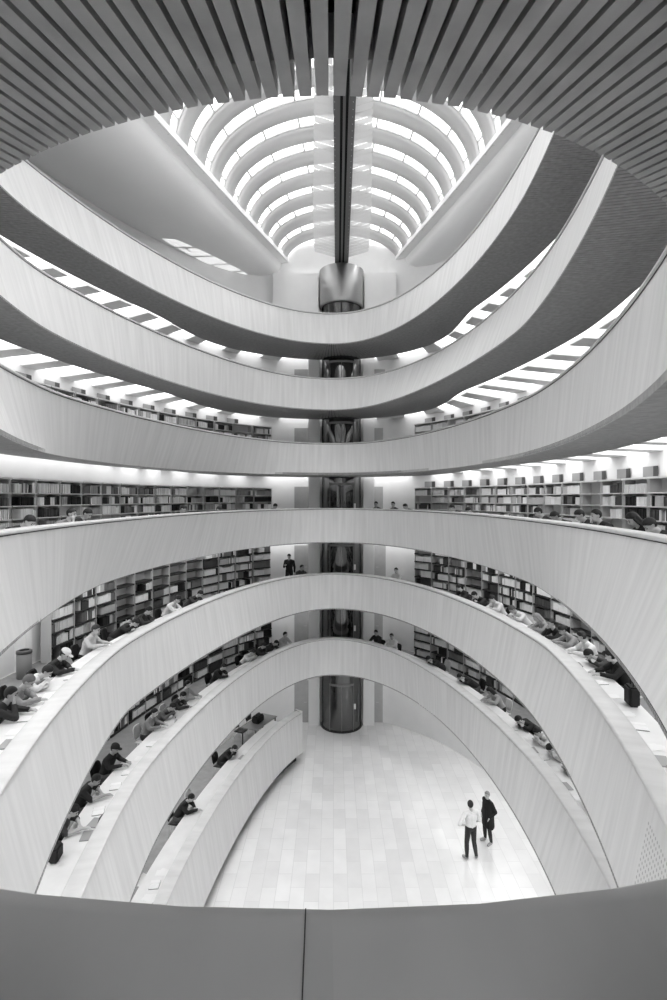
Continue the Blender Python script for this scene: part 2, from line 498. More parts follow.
# underside of the roof either side of the skylight: two smooth hulls
prof = [(-.02, .30), (-.22, .26), (-.24, .02), (-.05, -.01), (.14, -.02), (.17, -.22), (.26, -.42), (.5, -.62), (.95, -.80), (1.6, -.92), (2.6, -.97), (3.8, -.88), (5.4, -.62), (7.0, -.25), (9.5, .35)]
ys = np.linspace(-3.2, 26.95, 70)
for nm, sd in (('ceiling_hull_left', -1), ('ceiling_hull_right', 1)):
    rows = []
    for dx, dz in prof:
        rows.append(np.array([(sk_x(y)+sd*(sk_w(y)+dx), y, ZS+dz) for y in ys]))
    V, Fc = strip(rows, close=False)
    if sd > 0: Fc = [f[::-1] for f in Fc]
    o = struct(obj('ceiling', mesh(nm, V, Fc, True), None, M['soft']))
    for q in range(5*(len(ys)-1)): o.data.polygons[q].use_smooth = False
mb = MB()
n_ = 28
for (w0, r0, w1, r1, y0, y1) in ((2.9, 1.75, 2.2, 1.15, 26.95, 27.1),):
    for j in range(n_):
        a0, a1 = PI*j/n_, PI*(j+1)/n_
        f_ = lambda w_, r_, a_, y_: (LXC-w_*math.cos(a_), y_, 21.95+r_*math.sin(a_))
        mb.hexa([f_(w0, r0, a0, y0), f_(w0, r0, a1, y0), f_(w1, r1, a1, y0), f_(w1, r1, a0, y0), f_(w0, r0, a0, y1), f_(w0, r0, a1, y1), f_(w1, r1, a1, y1), f_(w1, r1, a0, y1)])
struct(mb.build('trim_3', M['white']))
# slot of light panels in the left hull
lamp = empty('recessed_ceiling_light', (-5.5, 24, 21.6))
tag(lamp, 'lens shaped recessed light of five glowing panels in the hull left of the skylight', 'ceiling light')
def hull_pt(y, dx, drop=.02):
    xs = [p[0] for p in prof[5:]]; zs = [p[1] for p in prof[5:]]
    return (sk_x(y)-(sk_w(y)+dx), y, ZS+float(np.interp(dx, xs, zs))-drop)
M['slot'] = mat('slot_light', .9, .5, emit=.35)
ya, yb = 22.2, 26.4
for i in range(5):
    y0 = ya+(yb-ya)*i/5+.08; y1 = ya+(yb-ya)*(i+1)/5-.08
    V = []
    for y in np.linspace(y0, y1, 4):
        q = (y-ya)/(yb-ya); hwid = .42*math.sqrt(max(.03, 1-(2*q-.9)**2/1.25)); c = 2.85-1.35*q
        V.append((y, c-hwid, c+hwid))
    VV = [hull_pt(y, a) for y, a, b in V]+[hull_pt(y, b) for y, a, b in V]
    me = mesh('light_panel', [(x+5.5, y-24, z-21.6) for x, y, z in VV], [(j, j+1, 4+j+1, 4+j) for j in range(3)])
    obj('light_panel', me, lamp, M['slot'])
# ribs and glazing
sky = empty('skylight', (0, YC, ZS))
tag(sky, 'arched glass skylight with white ribs over the whole atrium', 'skylight')
TS = Matrix.Translation((0, -YC, -ZS))
STEP = 1.03
nr = 26
na = 28
def arch(y, shrink=0.0, zoff=0.0):
    w, rz, x0 = sk_w(y)-shrink, sk_rise(y)-shrink, sk_x(y)
    return [(x0-w*math.cos(PI*j/na), y, ZS+zoff+rz*math.sin(PI*j/na)) for j in range(na+1)]
for i in range(nr):
    y = 26.35 - STEP*i
    if y < -.8: break
    y0, y1 = y-.25, y+.25
    rows = [arch(y0, 0.0), arch(y0, .20), arch(y1, .20), arch(y1, 0.0), arch(y0, 0.0)]
    V, Fc = strip([np.array(r_) for r_ in rows], close=False)
    me = mesh('rib', V, Fc, True); me.transform(TS)
    o = obj('rib', me, sky, M['rib'])
    # glass in the bay in front of this rib
    g0, g1 = y-STEP+.25, y-.25
    if g0 < -.8: break
    V, Fc = strip([np.array(arch(g0, .03)), np.array(arch(g1, .03))], close=False)
    me = mesh('glazing', V, Fc, True); me.transform(TS)
    g = obj('glazing', me, sky, M['glass'])
    mb = MB()
    A0, A1 = arch(g0-.02, .0), arch(g1+.02, .0)
    B0, B1 = arch(g0-.02, .07), arch(g1+.02, .07)
    for j in range(2, na-1, 3):
        for (p, q, rr, ss) in ((A0[j], A1[j], B0[j], B1[j]),):
            wv = Vector((p[2]-ZS, 0, -(p[0]-sk_x(y))))
            wv = Vector((A0[j+1][0]-A0[j-1][0], 0, A0[j+1][2]-A0[j-1][2])).normalized()*.025
            mb.hexa([tuple(Vector(rr)-wv), tuple(Vector(rr)+wv), tuple(Vector(ss)+wv), tuple(Vector(ss)-wv),
                     tuple(Vector(p)-wv), tuple(Vector(p)+wv), tuple(Vector(q)+wv), tuple(Vector(q)-wv)])
    for (a_, b_) in ((g0, g0+.03), (g1-.03, g1)):
        V, Fc = strip([np.array(arch(a_, .02)), np.array(arch(a_, .08)), np.array(arch(b_, .08)), np.array(arch(b_, .02))], close=False)
        bq = len(mb.V); mb.V += list(map(tuple, V)); mb.F += [tuple(bq+t_ for t_ in f) for f in Fc]; mb.M += [0]*len(Fc)
    mm = mb.me('mullion'); mm.transform(TS); obj('mullion', mm, sky, grey(.45, .5))
# spine beam with louvred reflectors
sp_ = empty('spine_beam', (.2, 14, 22))
tag(sp_, 'long dark spine beam with pale translucent louvres under the skylight ridge', 'beam')
TP = Matrix.Translation((-.2, -14, -22))
def sx(y): return LX*(.55+.45*min(1, max(0, (y-6)/20)))
mb = MB()
for (a, b, z0, z1, mi) in ((-.31, -.12, 21.85, 22.3, 0), (.12, .31, 21.85, 22.3, 0), (-.12, -.04, 21.98, 22.3, 1), (.04, .12, 21.98, 22.3, 1), (-.04, .04, 21.9, 22.3, 0)):
    ya, yb = 1.0, 26.0
    mb.hexa([(sx(ya)+a, ya, z0), (sx(ya)+b, ya, z0), (sx(yb)+b, yb, z0), (sx(yb)+a, yb, z0), (sx(ya)+a, ya, z1), (sx(ya)+b, ya, z1), (sx(yb)+b, yb, z1), (sx(yb)+a, yb, z1)], mi)
mm = mb.me('beam_body'); mm.transform(TP); obj('beam_body', mm, sp_, [mat('spine_grey', .16, .4, .3), M['backing']])
mb = MB()
y = 2.0
while y < 25.8:
    for s_ in (-1, 1):
        mb.lathe([(.001, 21.846), (.012, 21.846)], sx(y)+s_*.26, y, 6)
    y += .3
mm = mb.me('rivets'); mm.transform(TP); obj('rivets', mm, sp_, M['paper'])
for s_ in (-1, 1):
    mb = MB(); y = 2.0
    while y < 25.6:
        h = .30; o1 = .80+.45*smooth01((y-13)/12)
        x0, x1 = sx(y)+s_*.30, sx(y)+s_*o1
        p = [(x0, y), (x1-s_*.03, y), (x1, y+.05), (x1, y+h-.08), (x1-s_*.03, y+h-.015), (x0, y+h-.015)]
        zf = lambda q: 22.05+.35*abs(q-sx(y))/1.2
        b = len(mb.V); mb.V += [(q[0], q[1], zf(q[0])) for q in p]; mb.F.append(tuple(range(b, b+6))); mb.M.append(0)
        y += h
    mm = mb.me('louvre_panel'); mm.transform(TP); obj('louvre_panel', mm, sp_, M['louvre'])

# ------------------------------------------------------------------ lift
lift = empty('lift_shaft', (LX, 26.42, 0))
tag(lift, 'dark glass cylindrical lift shaft rising through every gallery at the far end', 'lift')
mb = MB(); mb.lathe([(.93, 0.02), (.93, 20.1)], n=64); mb.build('glass_tube', M['lift_glass'], lift, True)
mb = MB(); mb.lathe([(.60, 0.0), (.60, 20.2)], n=40); mb.build('inner_core', grey(.03, .4), lift, True)
mb = MB(); mb.lathe([(.98, 0), (.98, .07), (.90, .07)], n=64); mb.build('base_ring', M['black_plastic'], lift, True)
mb = MB(); mb.lathe([(.90, 20.02), (1.05, 20.02), (1.06, 20.08), (1.06, 21.74), (1.03, 21.77), (0, 21.77)], n=64)
mb.build('steel_hood', mat('brushed_steel_hood', .40, .38, 1.0), lift, True)
for k in 'BCDEFG':
    z0 = DECK[k] if k != 'G' else 0.05
    mb = MB()
    for a in (-PI*.5-.62, -PI*.5+.62, -PI*.5):
        x, y = .945*math.cos(a), .945*math.sin(a)
        mb.tube([(x, y, z0), (x, y, z0+2.1)], .022 if a != -PI*.5 else .012, 6)
    mb.lathe([(.94, z0+2.1), (.955, z0+2.1), (.955, z0+2.2), (.94, z0+2.2)], n=24, a0=-PI*.5-.65, a1=-PI*.5+.65)
    mb.build('door_frame', grey(.22, .4), lift)
    mb = MB(); mb.box(.56, .66, -.78, -.75, z0+1.0, z0+1.25)
    mb.build('call_panel', M['paper'], lift)

# ------------------------------------------------------------------ long reading desks
ARC = {}
for k in 'CDEFG':
    zd = DECK[k]+.76
    r = R[k]
    sel = slice(0, r['N']); close = True
    if k == 'G':
        sel = slice(8, int(np.argmax(r['t'][:HALF, 1] > 22.6))); close = False
    pr = [(.34, zd-.04), (.34, zd), (.95, zd), (.955, zd-.01), (.95, zd-.04), (.34, zd-.04)]
    V, Fc = strip([row(off(k, a)[sel], z) for a, z in pr], close=close)
    me = mesh('desk_top', V, Fc)
    root = empty('reading_desk', (0, 12.3, DECK[k]))
    me.transform(Matrix.Translation((0, -12.3, -DECK[k])))
    obj('desk_top', me, root, M['desk'])
    tag(root, 'long white curved reading desk behind the parapet of the '+NICE[k], 'desk', 'curved desks of the galleries')

# ------------------------------------------------------------------ people
DG = None
def remesh(me_in, voxel, smooth=2):
    o = bpy.data.objects.new('tmp', me_in); C.objects.link(o)
    md = o.modifiers.new('r', 'REMESH'); md.mode = 'VOXEL'; md.voxel_size = voxel; md.use_smooth_shade = True
    ms = o.modifiers.new('s', 'SMOOTH'); ms.factor = .5; ms.iterations = smooth
    dg = bpy.context.evaluated_depsgraph_get(); dg.update()
    me = bpy.data.meshes.new_from_object(o.evaluated_get(dg))
    bpy.data.objects.remove(o); bpy.data.meshes.remove(me_in)
    return me
def capsule_geo(V, Fc, a, b, ra, rb, n=12):
    a = Vector(a); b = Vector(b); d = b-a
    d = d.normalized() if d.length > 1e-6 else Vector((0, 0, 1))
    u = d.cross(Vector((0, 0, 1)))
    if u.length < 1e-3: u = d.cross(Vector((1, 0, 0)))
    u.normalize(); v = d.cross(u)
    rings = []
    for q in (-.98, -.75, -.4, 0): rings.append((a+d*ra*q, ra*math.sqrt(1-q*q)))
    for q in (0, .4, .75, .98): rings.append((b+d*rb*q, rb*math.sqrt(1-q*q)))
    base = len(V)
    for c, r in rings:
        for k in range(n):
            t = 2*PI*k/n; V.append(tuple(c+(u*math.cos(t)+v*math.sin(t))*r))
    for i in range(len(rings)-1):
        for k in range(n):
            k2 = (k+1) % n; Fc.append((base+i*n+k, base+i*n+k2, base+(i+1)*n+k2, base+(i+1)*n+k))
    Fc.append(tuple(base+k for k in range(n))[::-1]); e = base+(len(rings)-1)*n
    Fc.append(tuple(e+k for k in range(n)))
def ellip_geo(V, Fc, c, rx, ry, rz, rot=None, n=16, m=10):
    base = len(V); c = Vector(c)
    for i in range(m+1):
        ph = PI*(i+.04)/(m+.08)
        for k in range(n):
            t = 2*PI*k/n; p = Vector((rx*math.sin(ph)*math.cos(t), ry*math.sin(ph)*math.sin(t), rz*math.cos(ph)))
            if rot is not None: p = rot @ p
            V.append(tuple(c+p))
    for i in range(m):
        for k in range(n):
            k2 = (k+1) % n; Fc.append((base+i*n+k, base+(i+1)*n+k, base+(i+1)*n+k2, base+i*n+k2))
    Fc.append(tuple(base+k for k in range(n))); e = base+m*n
    Fc.append(tuple(e+k for k in range(n))[::-1])
def prims_mesh(pr, voxel, smooth=2):
    V, Fc = [], []
    for p in pr:
        if p[1] == 'c': capsule_geo(V, Fc, *p[2:6])
        else: ellip_geo(V, Fc, *p[2:7])
    return remesh(mesh('prim', V, Fc), voxel, smooth)
def prim_dist(p, X):
    if p[1] == 'c':
        a = np.array(p[2]); b = np.array(p[3]); d = b-a; L = d@d+1e-12
        t = np.clip(((X-a)@d)/L, 0, 1)
        return np.linalg.norm(X-a-t[:, None]*d, axis=1)-(p[4]+(p[5]-p[4])*t)
    c = np.array(p[2]); rr = np.array(p[3:6]); Y = X-c
    if p[6] is not None: Y = Y @ np.array(p[6])
    q = np.linalg.norm(Y/rr, axis=1)
    return (q-1)*rr.min()

def lerp(a, b, q): return tuple(a[i]+(b[i]-a[i])*q for i in range(3))
def add(a, b): return tuple(a[i]+b[i] for i in range(3))

def figure(J, tilt=0.0, turn=0.0, curl=.6):
    """body primitives from joints J: hip, chest, neck, head, (sh, el, wr, kn, an, toe) for l and r"""
    pr = []
    def c(n, a, b, ra, rb): pr.append((n, 'c', tuple(a), tuple(b), ra, rb))
    def e(n, cc, rx, ry, rz, rot=None): pr.append((n, 'e', tuple(cc), rx, ry, rz, rot))
    hip, chest, neck, head = J['hip'], J['chest'], J['neck'], J['head']
    for s, sg in (('l', -1), ('r', 1)):
        hj = add(hip, (sg*.085, 0, -.01))
        c('thigh', hj, J['kn'+s], .088, .058); c('calf', J['kn'+s], lerp(J['kn'+s], J['an'+s], .4), .056, .057)
        c('calf', lerp(J['kn'+s], J['an'+s], .4), J['an'+s], .057, .038)
        c('foot', add(J['an'+s], (0, 0, -.03)), J['toe'+s], .044, .034)
        c('uparm', J['sh'+s], J['el'+s], .054, .042)
        c('forearm', J['el'+s], J['wr'+s], .041, .028)
        # hand: palm, four fingers of unequal length, thumb
        w = Vector(J['wr'+s]); d = (w-Vector(J['el'+s])).normalized()
        hd = Vector(J.get('hand'+s, tuple(d))).normalized()
        up = Vector(J.get('palm'+s, (0, 0, 1))); sidev = hd.cross(up)
        if sidev.length < .1: sidev = hd.cross(Vector((1, 0, 0)))
        sidev.normalize(); up = sidev.cross(hd)
        pe = w+hd*.085
        c('hand', w+hd*.02+sidev*.012, pe+sidev*.024, .024, .017); c('hand', w+hd*.02-sidev*.012, pe-sidev*.024, .024, .017)
        for i, L in enumerate((.070, .080, .074, .056)):
            b0 = pe+sidev*(.033-.022*i)
            m1 = b0+hd*L*.5-up*L*.12*curl; m2 = m1+hd*L*.42-up*L*.35*curl
            c('hand', b0, m1, .0095, .0088); c('hand', m1, m2, .0088, .0075)
        th = -sg
        t0 = w+hd*.03+sidev*.028*th*-1*sg*-1
        t1 = t0+hd*.035+sidev*.03*(1 if (t0-w).dot(sidev) > 0 else -1); t2 = t1+hd*.032
        c('hand', t0, t1, .013, .011); c('hand', t1, t2, .011, .009)
    c('pelvis', add(hip, (-.065, 0, .03)), add(hip, (.065, 0, .03)), .108, .108)
    mid = lerp(hip, chest, .5)
    c('torso', add(hip, (-.055, 0, .06)), add(mid, (-.05, 0, 0)), .100, .095); c('torso', add(hip, (.055, 0, .06)), add(mid, (.05, 0, 0)), .100, .095)
    c('torso', add(mid, (-.05, 0, 0)), add(chest, (-.075, 0, 0)), .095, .105); c('torso', add(mid, (.05, 0, 0)), add(chest, (.075, 0, 0)), .095, .105)
    c('torso', add(hip, (0, 0, .06)), chest, .105, .118)
    for s in 'lr':
        c('torso', add(chest, (0, 0, .04)), lerp(chest, J['sh'+s], .85), .09, .062)
        c('torso', lerp(chest, neck, .92), lerp(neck, J['sh'+s], .75), .05, .048)
    c('torso', chest, lerp(chest, neck, .85), .09, .058)
    c('neck', neck, lerp(neck, head, .7), .054, .050)
    rot = Matrix.Rotation(turn, 3, 'Z') @ Matrix.Rotation(-tilt, 3, 'X')
    H = Vector(head)
    def hp(x, y, z): return tuple(H+rot @ Vector((x, y, z)))
    e('head', hp(0, -.008, .025), .076, .094, .096, rot)
    e('head', hp(0, .022, -.045), .058, .068, .072, rot)
    c('nose', hp(0, .088, .012), hp(0, .104, -.022), .010, .015)
    for sg in (-1, 1):
        e('ear', hp(sg*.078, -.005, -.005), .012, .020, .032, rot)
    c('head', hp(-.02, .080, -.060), hp(.02, .080, -.060), .012, .012)
    return pr, rot, hp

def seated(lean=.16, drop=0.0, tilt=.5, turn=0.0, arms='desk', slump=0.0):
    J = dict(hip=(0, 0, .54))
    ch = (0, .05+lean*.75, .54+.36-slump*.35-lean*.2); nk = (0, .08+lean*1.25, .54+.55-slump*.5-lean*.35)
    J['chest'] = ch; J['neck'] = nk
    J['head'] = (math.sin(-turn)*.02, nk[1]+.05+.11*math.sin(tilt), nk[2]+.155-.06*tilt)
    for s, sg in (('l', -1), ('r', 1)):
        J['sh'+s] = (sg*.185, ch[1]+.03, ch[2]+.10)
        J['kn'+s] = (sg*.12, .43, .53); J['an'+s] = (sg*.12, .40+(.05 if sg > 0 else -.05), .10); J['toe'+s] = (sg*.14, .57+(.05 if sg > 0 else -.05), .045)
        J['el'+s] = (sg*.24, ch[1]+.22, .835); J['wr'+s] = (sg*.12, ch[1]+.44, .85); J['hand'+s] = (-sg*.25, 1, -.1)
    if arms == 'chin':
        J['elr'] = (.17, nk[1]+.20, .83); J['wrr'] = (.06, nk[1]+.14, J['head'][2]-.15); J['handr'] = (-.15, .0, 1); J['palmr'] = (0, 1, 0)
    if arms == 'laptop':
        for s, sg in (('l', -1), ('r', 1)): J['wr'+s] = (sg*.10, ch[1]+.40, .86); J['el'+s] = (sg*.24, ch[1]+.14, .845)
    if arms == 'fold':
        for s, sg in (('l', -1), ('r', 1)): J['el'+s] = (sg*.27, ch[1]+.20, .83); J['wr'+s] = (-sg*.06, ch[1]+.30, .87+.03*sg); J['hand'+s] = (-sg*1, .1, 0)
    if arms == 'write':
        J['wrr'] = (.07, ch[1]+.46, .85); J['ell'] = (-.25, ch[1]+.18, .835); J['wrl'] = (-.02, ch[1]+.34, .85); J['handl'] = (1, .4, 0)
    return figure(J, tilt, turn)
def standing(kind):
    J = dict(hip=(0, 0, .93), chest=(0, .01, 1.28), neck=(0, 0, 1.46), head=(0, .03, 1.62))
    for s, sg in (('l', -1), ('r', 1)):
        J['sh'+s] = (sg*.185, .0, 1.41); J['kn'+s] = (sg*.12, .03, .50); J['an'+s] = (sg*.15, -.02, .10); J['toe'+s] = (sg*.18, .14, .045)
        J['el'+s] = (sg*.26, -.04, 1.13); J['wr'+s] = (sg*.27, .06, .90); J['hand'+s] = (0, .1, -1)
    tilt, turn = .05, 0
    if kind == 'hips':                     # one hand on the hip, the other forearm folded in front
        J['ell'] = (-.44, -.12, 1.17); J['wrl'] = (-.20, .02, 1.03); J['handl'] = (.6, .6, -.35); J['palml'] = (-.6, 0, .6)
        J['elr'] = (.27, -.03, 1.14); J['wrr'] = (.20, .16, 1.00); J['handr'] = (-.5, .6, -.2); turn = -.35
        J['anl'] = (-.14, -.02, .10); J['toel'] = (-.19, .12, .045); J['anr'] = (.16, -.04, .10); J['toer'] = (.24, .09, .045)
    if kind == 'pockets':
        for s, sg in (('l', -1), ('r', 1)):
            J['el'+s] = (sg*.27, -.10, 1.14); J['wr'+s] = (sg*.19, .08, .96); J['hand'+s] = (-sg*.3, .4, -.8)
        turn = .3
    if kind == 'phone':
        J['elr'] = (.24, .05, 1.14); J['wrr'] = (.10, .28, 1.22); J['handr'] = (-.2, .5, .5); tilt = .35
        J['ell'] = (-.25, -.02, 1.14)
    return figure(J, tilt, turn)

UP = {'torso', 'uparm'}
def make_base(pr_rot_hp, voxel=.0105):
    pr, rot, hp = pr_rot_hp
    me = prims_mesh(pr, voxel)
    X = np.empty(len(me.polygons)*3); me.polygons.foreach_get('center', X); X = X.reshape(-1, 3)
    D = np.stack([prim_dist(p, X) for p in pr], 1)
    reg = np.array([p[0] for p in pr])[D.argmin(1)]
    # head-local coordinates
    H = np.array(hp(0, 0, 0)); Y = (X-H) @ np.array(rot)
    ishead = np.isin(reg, ['head', 'ear', 'nose'])
    mi = np.zeros(len(X), int)
    mouth = ishead & (np.hypot(Y[:, 0]/.026, (Y[:, 2]+.060)/.008) < 1) & (Y[:, 1] > .05)
    mi[mouth] = 1
    me.polygons.foreach_set('material_index', [int(v) for v in mi])
    me.polygons.foreach_set('use_smooth', [True]*len(me.polygons))
    return dict(me=me, reg=reg, Y=Y, X=X, ishead=ishead, rot=rot, hp=hp, cache={}, cut=pr)

def peel(base, name, mask, d):
    """a garment: the chosen faces of the body lifted off along their normals, with a rim"""
    if name in base['cache']: return base['cache'][name]
    me = base['me']
    bm = bmesh.new(); bm.from_mesh(me); bm.faces.ensure_lookup_table()
    kill = [f for f in bm.faces if not mask[f.index]]
    bmesh.ops.delete(bm, geom=kill, context='FACES')
    bm.normal_update()
    bv = [v for v in bm.verts if v.is_boundary]
    for _ in range(8):
        new = {}
        for v in bv:
            nb = [e.other_vert(v) for e in v.link_edges if e.is_boundary]
            if len(nb) == 2: new[v] = v.co*.4+(nb[0].co+nb[1].co)*.3
        for v, c_ in new.items(): v.co = c_
    bm.normal_update()
    offs = {v: v.co+v.normal*(d if not v.is_boundary else d*.75) for v in bm.verts}
    for v, c_ in offs.items(): v.co = c_
    for _ in range(7 if name.startswith('top') else 3): bmesh.ops.smooth_vert(bm, verts=[v for v in bm.verts if not v.is_boundary], factor=.5, use_axis_x=True, use_axis_y=True, use_axis_z=True)
    be = [e for e in bm.edges if e.is_boundary]
    ext = bmesh.ops.extrude_edge_only(bm, edges=be)
    bm.normal_update()
    for g in ext['geom']:
        if isinstance(g, bmesh.types.BMVert):
            pass
    out = bpy.data.meshes.new(name)
    for f in bm.faces: f.material_index = 0; f.smooth = True
    bm.to_mesh(out); bm.free()
    base['cache'][name] = out
    return out

def garments(base, sleeve='long', hair='short', hat=None):
    reg, Y = base['reg'], base['Y']
    g = {}
    top = np.isin(reg, ['torso', 'uparm'] + (['forearm'] if sleeve == 'long' else []))
    g['top_'+sleeve] = ('shirt' if sleeve == 'short' else 'jumper', top, .019)
    g['trousers'] = ('trousers', np.isin(reg, ['pelvis', 'thigh', 'calf']), .013)
    g['shoes'] = ('shoes', reg == 'foot', .010)
    thr = np.interp(Y[:, 1], [-.05, -.02, .005, .03, .055, .085], [-.075, -.060, -.005, .040, .066, .080])
    hl = base['ishead'] & (reg != 'ear') & (Y[:, 2] > thr)
    g['hair'] = ('hair', hl & (reg != 'nose'), .016)
    return g

BASES = {}
def base(kind):
    if kind not in BASES:
        S = {'read': lambda: seated(.18, tilt=.65, arms='write'), 'low': lambda: seated(.26, tilt=.8, arms='fold', slump=.06), 'chin': lambda: seated(.20, tilt=.25, arms='chin'),
             'laptop': lambda: seated(.08, tilt=.35, arms='laptop'), 'upright': lambda: seated(.04, tilt=.2, turn=.3, arms='desk'), 'turned': lambda: seated(.12, tilt=.4, turn=-.6, arms='desk'),
             'slump': lambda: seated(.32, tilt=1.0, arms='fold', slump=.16),
             'hips': lambda: standing('hips'), 'pockets': lambda: standing('pockets'), 'phone': lambda: standing('phone')}
        BASES[kind] = make_base(S[kind](), .0125 if kind not in ('hips', 'pockets') else .0095)
    return BASES[kind]

def set_mats(o, mats):
    for i, m in enumerate(mats):
        o.material_slots[i].link = 'OBJECT'; o.material_slots[i].material = m

SKINS = [mat('skin_light', .52, .55), mat('skin_mid', .38, .55), mat('skin_dark', .20, .55)]
EYE_M = mat('eye_dark', .02, .3); LIP = mat('lip', .22, .5)
def person(pose, loc, rz, label, top, trousers=.03, hair=.02, skin=0, sleeve='long', hairstyle='short', cap=None, coat=False, shoes=.02, group=None, scale=1.0, z_off=0.0):
    b = base(pose)
    root = empty('person', loc, rz); root.scale = (scale,)*3
    tag(root, label, 'person', group)
    me = b['me']
    while len(me.materials) < 2: me.materials.append(None)
    o = obj('body', me, root); set_mats(o, [SKINS[skin], LIP])
    if 'eye' not in b['cache']:
        for nm_, geo in (('eye', lambda sg: [('h', 'e', b['hp'](sg*.031, .079, .010), .014, .011, .0085, b['rot'])]), ('eyebrow', lambda sg: [('h', 'c', b['hp'](sg*.018, .088, .034), b['hp'](sg*.046, .078, .036), .0055, .004)])):
            b['cache'][nm_] = []
            for sg in (-1, 1):
                V_, F_ = [], []
                for g_ in geo(sg):
                    (capsule_geo(V_, F_, *g_[2:6], 8) if g_[1] == 'c' else ellip_geo(V_, F_, *g_[2:7], 10, 6))
                m_ = mesh(nm_, V_, F_, True); m_.materials.append(None); b['cache'][nm_].append(m_)
    for nm_, mm_ in (('eye', EYE_M), ('eyebrow', grey(max(hair, .02), .6))):
        for m_ in b['cache'][nm_]: set_mats(obj(nm_, m_, root), [mm_])
    for key, (nm, mask, d) in garments(b, sleeve).items():
        gm = peel(b, key, mask, d)
        if len(gm.materials) == 0: gm.materials.append(None)
        q = obj(nm, gm, root)
        val = {'trousers': trousers, 'shoes': shoes, 'hair': hair}.get(nm, top)
        set_mats(q, [grey(val, .8 if nm != 'hair' else .6)])
    hp = b['hp']; rot = b['rot']
    extra = None
    if hairstyle == 'long':
        if 'long' not in b['cache']:
            nk = b['cut']
            pr = [('h', 'c', hp(-.05, -.045, .02), hp(-.06, -.075, -.20), .045, .035), ('h', 'c', hp(.05, -.045, .02), hp(.06, -.075, -.20), .045, .035), ('h', 'c', hp(0, -.07, .02), hp(0, -.10, -.24), .055, .045),
                  ('h', 'c', hp(-.075, .01, .02), hp(-.085, -.02, -.15), .024, .02), ('h', 'c', hp(.075, .01, .02), hp(.085, -.02, -.15), .024, .02)]
            m_ = prims_mesh(pr, .012); m_.materials.clear(); m_.materials.append(None); b['cache']['long'] = m_
        q = obj('long_hair', b['cache']['long'], root); set_mats(q, [grey(hair, .6)])
    if hairstyle == 'bun':
        if 'bun' not in b['cache']:
            m_ = prims_mesh([('h', 'e', hp(0, -.10, .085), .045, .045, .042, rot)], .01); m_.materials.clear(); m_.materials.append(None); b['cache']['bun'] = m_
        q = obj('hair_bun', b['cache']['bun'], root); set_mats(q, [grey(hair, .6)])
    if cap is not None:
        if 'cap' not in b['cache']:
            pr = [('h', 'e', hp(0, -.006, .065), .092, .108, .075, rot), ('h', 'e', hp(0, .12, .05), .065, .06, .013, rot)]
            m_ = prims_mesh(pr, .01); m_.materials.clear(); m_.materials.append(None); b['cache']['cap'] = m_
        q = obj('cap', b['cache']['cap'], root); set_mats(q, [grey(cap, .8)])
    if coat:
        if 'coat' not in b['cache']:
            pr = [('k', 'c', (-.08, 0, 1.32), (-.10, -.01, .92), .135, .145), ('k', 'c', (.08, 0, 1.32), (.10, -.01, .92), .135, .145),
                  ('k', 'c', (-.09, -.01, .92), (-.10, -.02, .62), .145, .15), ('k', 'c', (.09, -.01, .92), (.10, -.02, .62), .145, .15),
                  ('k', 'c', (-.12, 0, 1.385), (.12, 0, 1.385), .085, .085), ('k', 'c', (0, 0, 1.40), (0, 0, 1.46), .10, .065), ('k', 'c', (-.16, 0, 1.385), (-.27, -.10, 1.14), .082, .066), ('k', 'c', (.16, 0, 1.385), (.27, -.10, 1.14), .082, .066), ('k', 'c', (0, 0, 1.30), (0, -.02, .64), .15, .16),
                  ('k', 'c', (-.27, -.10, 1.14), (-.20, .06, .98), .066, .056), ('k', 'c', (.27, -.10, 1.14), (.20, .06, .98), .066, .056)]
            m_ = prims_mesh(pr, .013, 9); m_.materials.clear(); m_.materials.append(None); b['cache']['coat'] = m_
        q = obj('coat', b['cache']['coat'], root); set_mats(q, [grey(top, .8)])
    return root

# ------------------------------------------------------------------ chairs
def chair_meshes():
    g = {}
    mb = MB()
    n = 8
    for j, (y, z) in enumerate(((-.20, .415), (-.12, .402), (.05, .398), (.17, .405), (.215, .39))):
        for x in (-.21, -.12, 0, .12, .21): mb.V.append((x, y, z+.02*(abs(x)/.21)**2))
    for j in range(4):
        for i in range(4): mb.F.append((j*5+i, j*5+i+1, j*5+i+6, j*5+i+5)); mb.M.append(0)
    b = len(mb.V); mb.V += [(x, y, z-.018) for x, y, z in mb.V[:25]]
    mb.F += [tuple(b+i for i in f[::-1]) for f in mb.F[:16]]; mb.M += [0]*16
    rim = [0,1,2,3,4,9,14,19,24,23,22,21,20,15,10,5]
    for i in range(16):
        a, c_ = rim[i], rim[(i+1) % 16]; mb.F.append((c_, a, b+a, b+c_)); mb.M.append(0)
    g['seat'] = mb.me('seat', True)
    mb = MB()
    rows = ((.47, .17, -.215), (.56, .20, -.245), (.68, .21, -.265), (.76, .195, -.285), (.81, .14, -.295))
    for z, w_, y in rows:
        for q in (-1, -.5, 0, .5, 1): mb.V.append((q*w_, y+.03*q*q, z))
    for j in range(4):
        for i in range(4): mb.F.append((j*5+i, j*5+i+1, j*5+i+6, j*5+i+5)); mb.M.append(0)
    b = len(mb.V); mb.V += [(x, y-.02, z) for x, y, z in mb.V[:25]]
    mb.F += [tuple(b+i for i in f[::-1]) for f in mb.F[:16]]; mb.M += [0]*16
    for i in range(16):
        a, c_ = rim[i], rim[(i+1) % 16]; mb.F.append((c_, a, b+a, b+c_)); mb.M.append(0)
    g['backrest'] = mb.me('backrest', True)
    for nm, x, y in (('a', -1, 1), ('b', 1, 1), ('c', -1, -1), ('d', 1, -1)):
        mb = MB()
        mb.tube([(x*.16, y*.14, .385), (x*.205, y*.20, 0)], .011, 8)
        if y < 0: mb.tube([(x*.16, -.19, .38), (x*.15, -.255, .56)], .010, 8)
        g['leg'+nm] = mb.me('leg', True)
    return g
CH = chair_meshes()
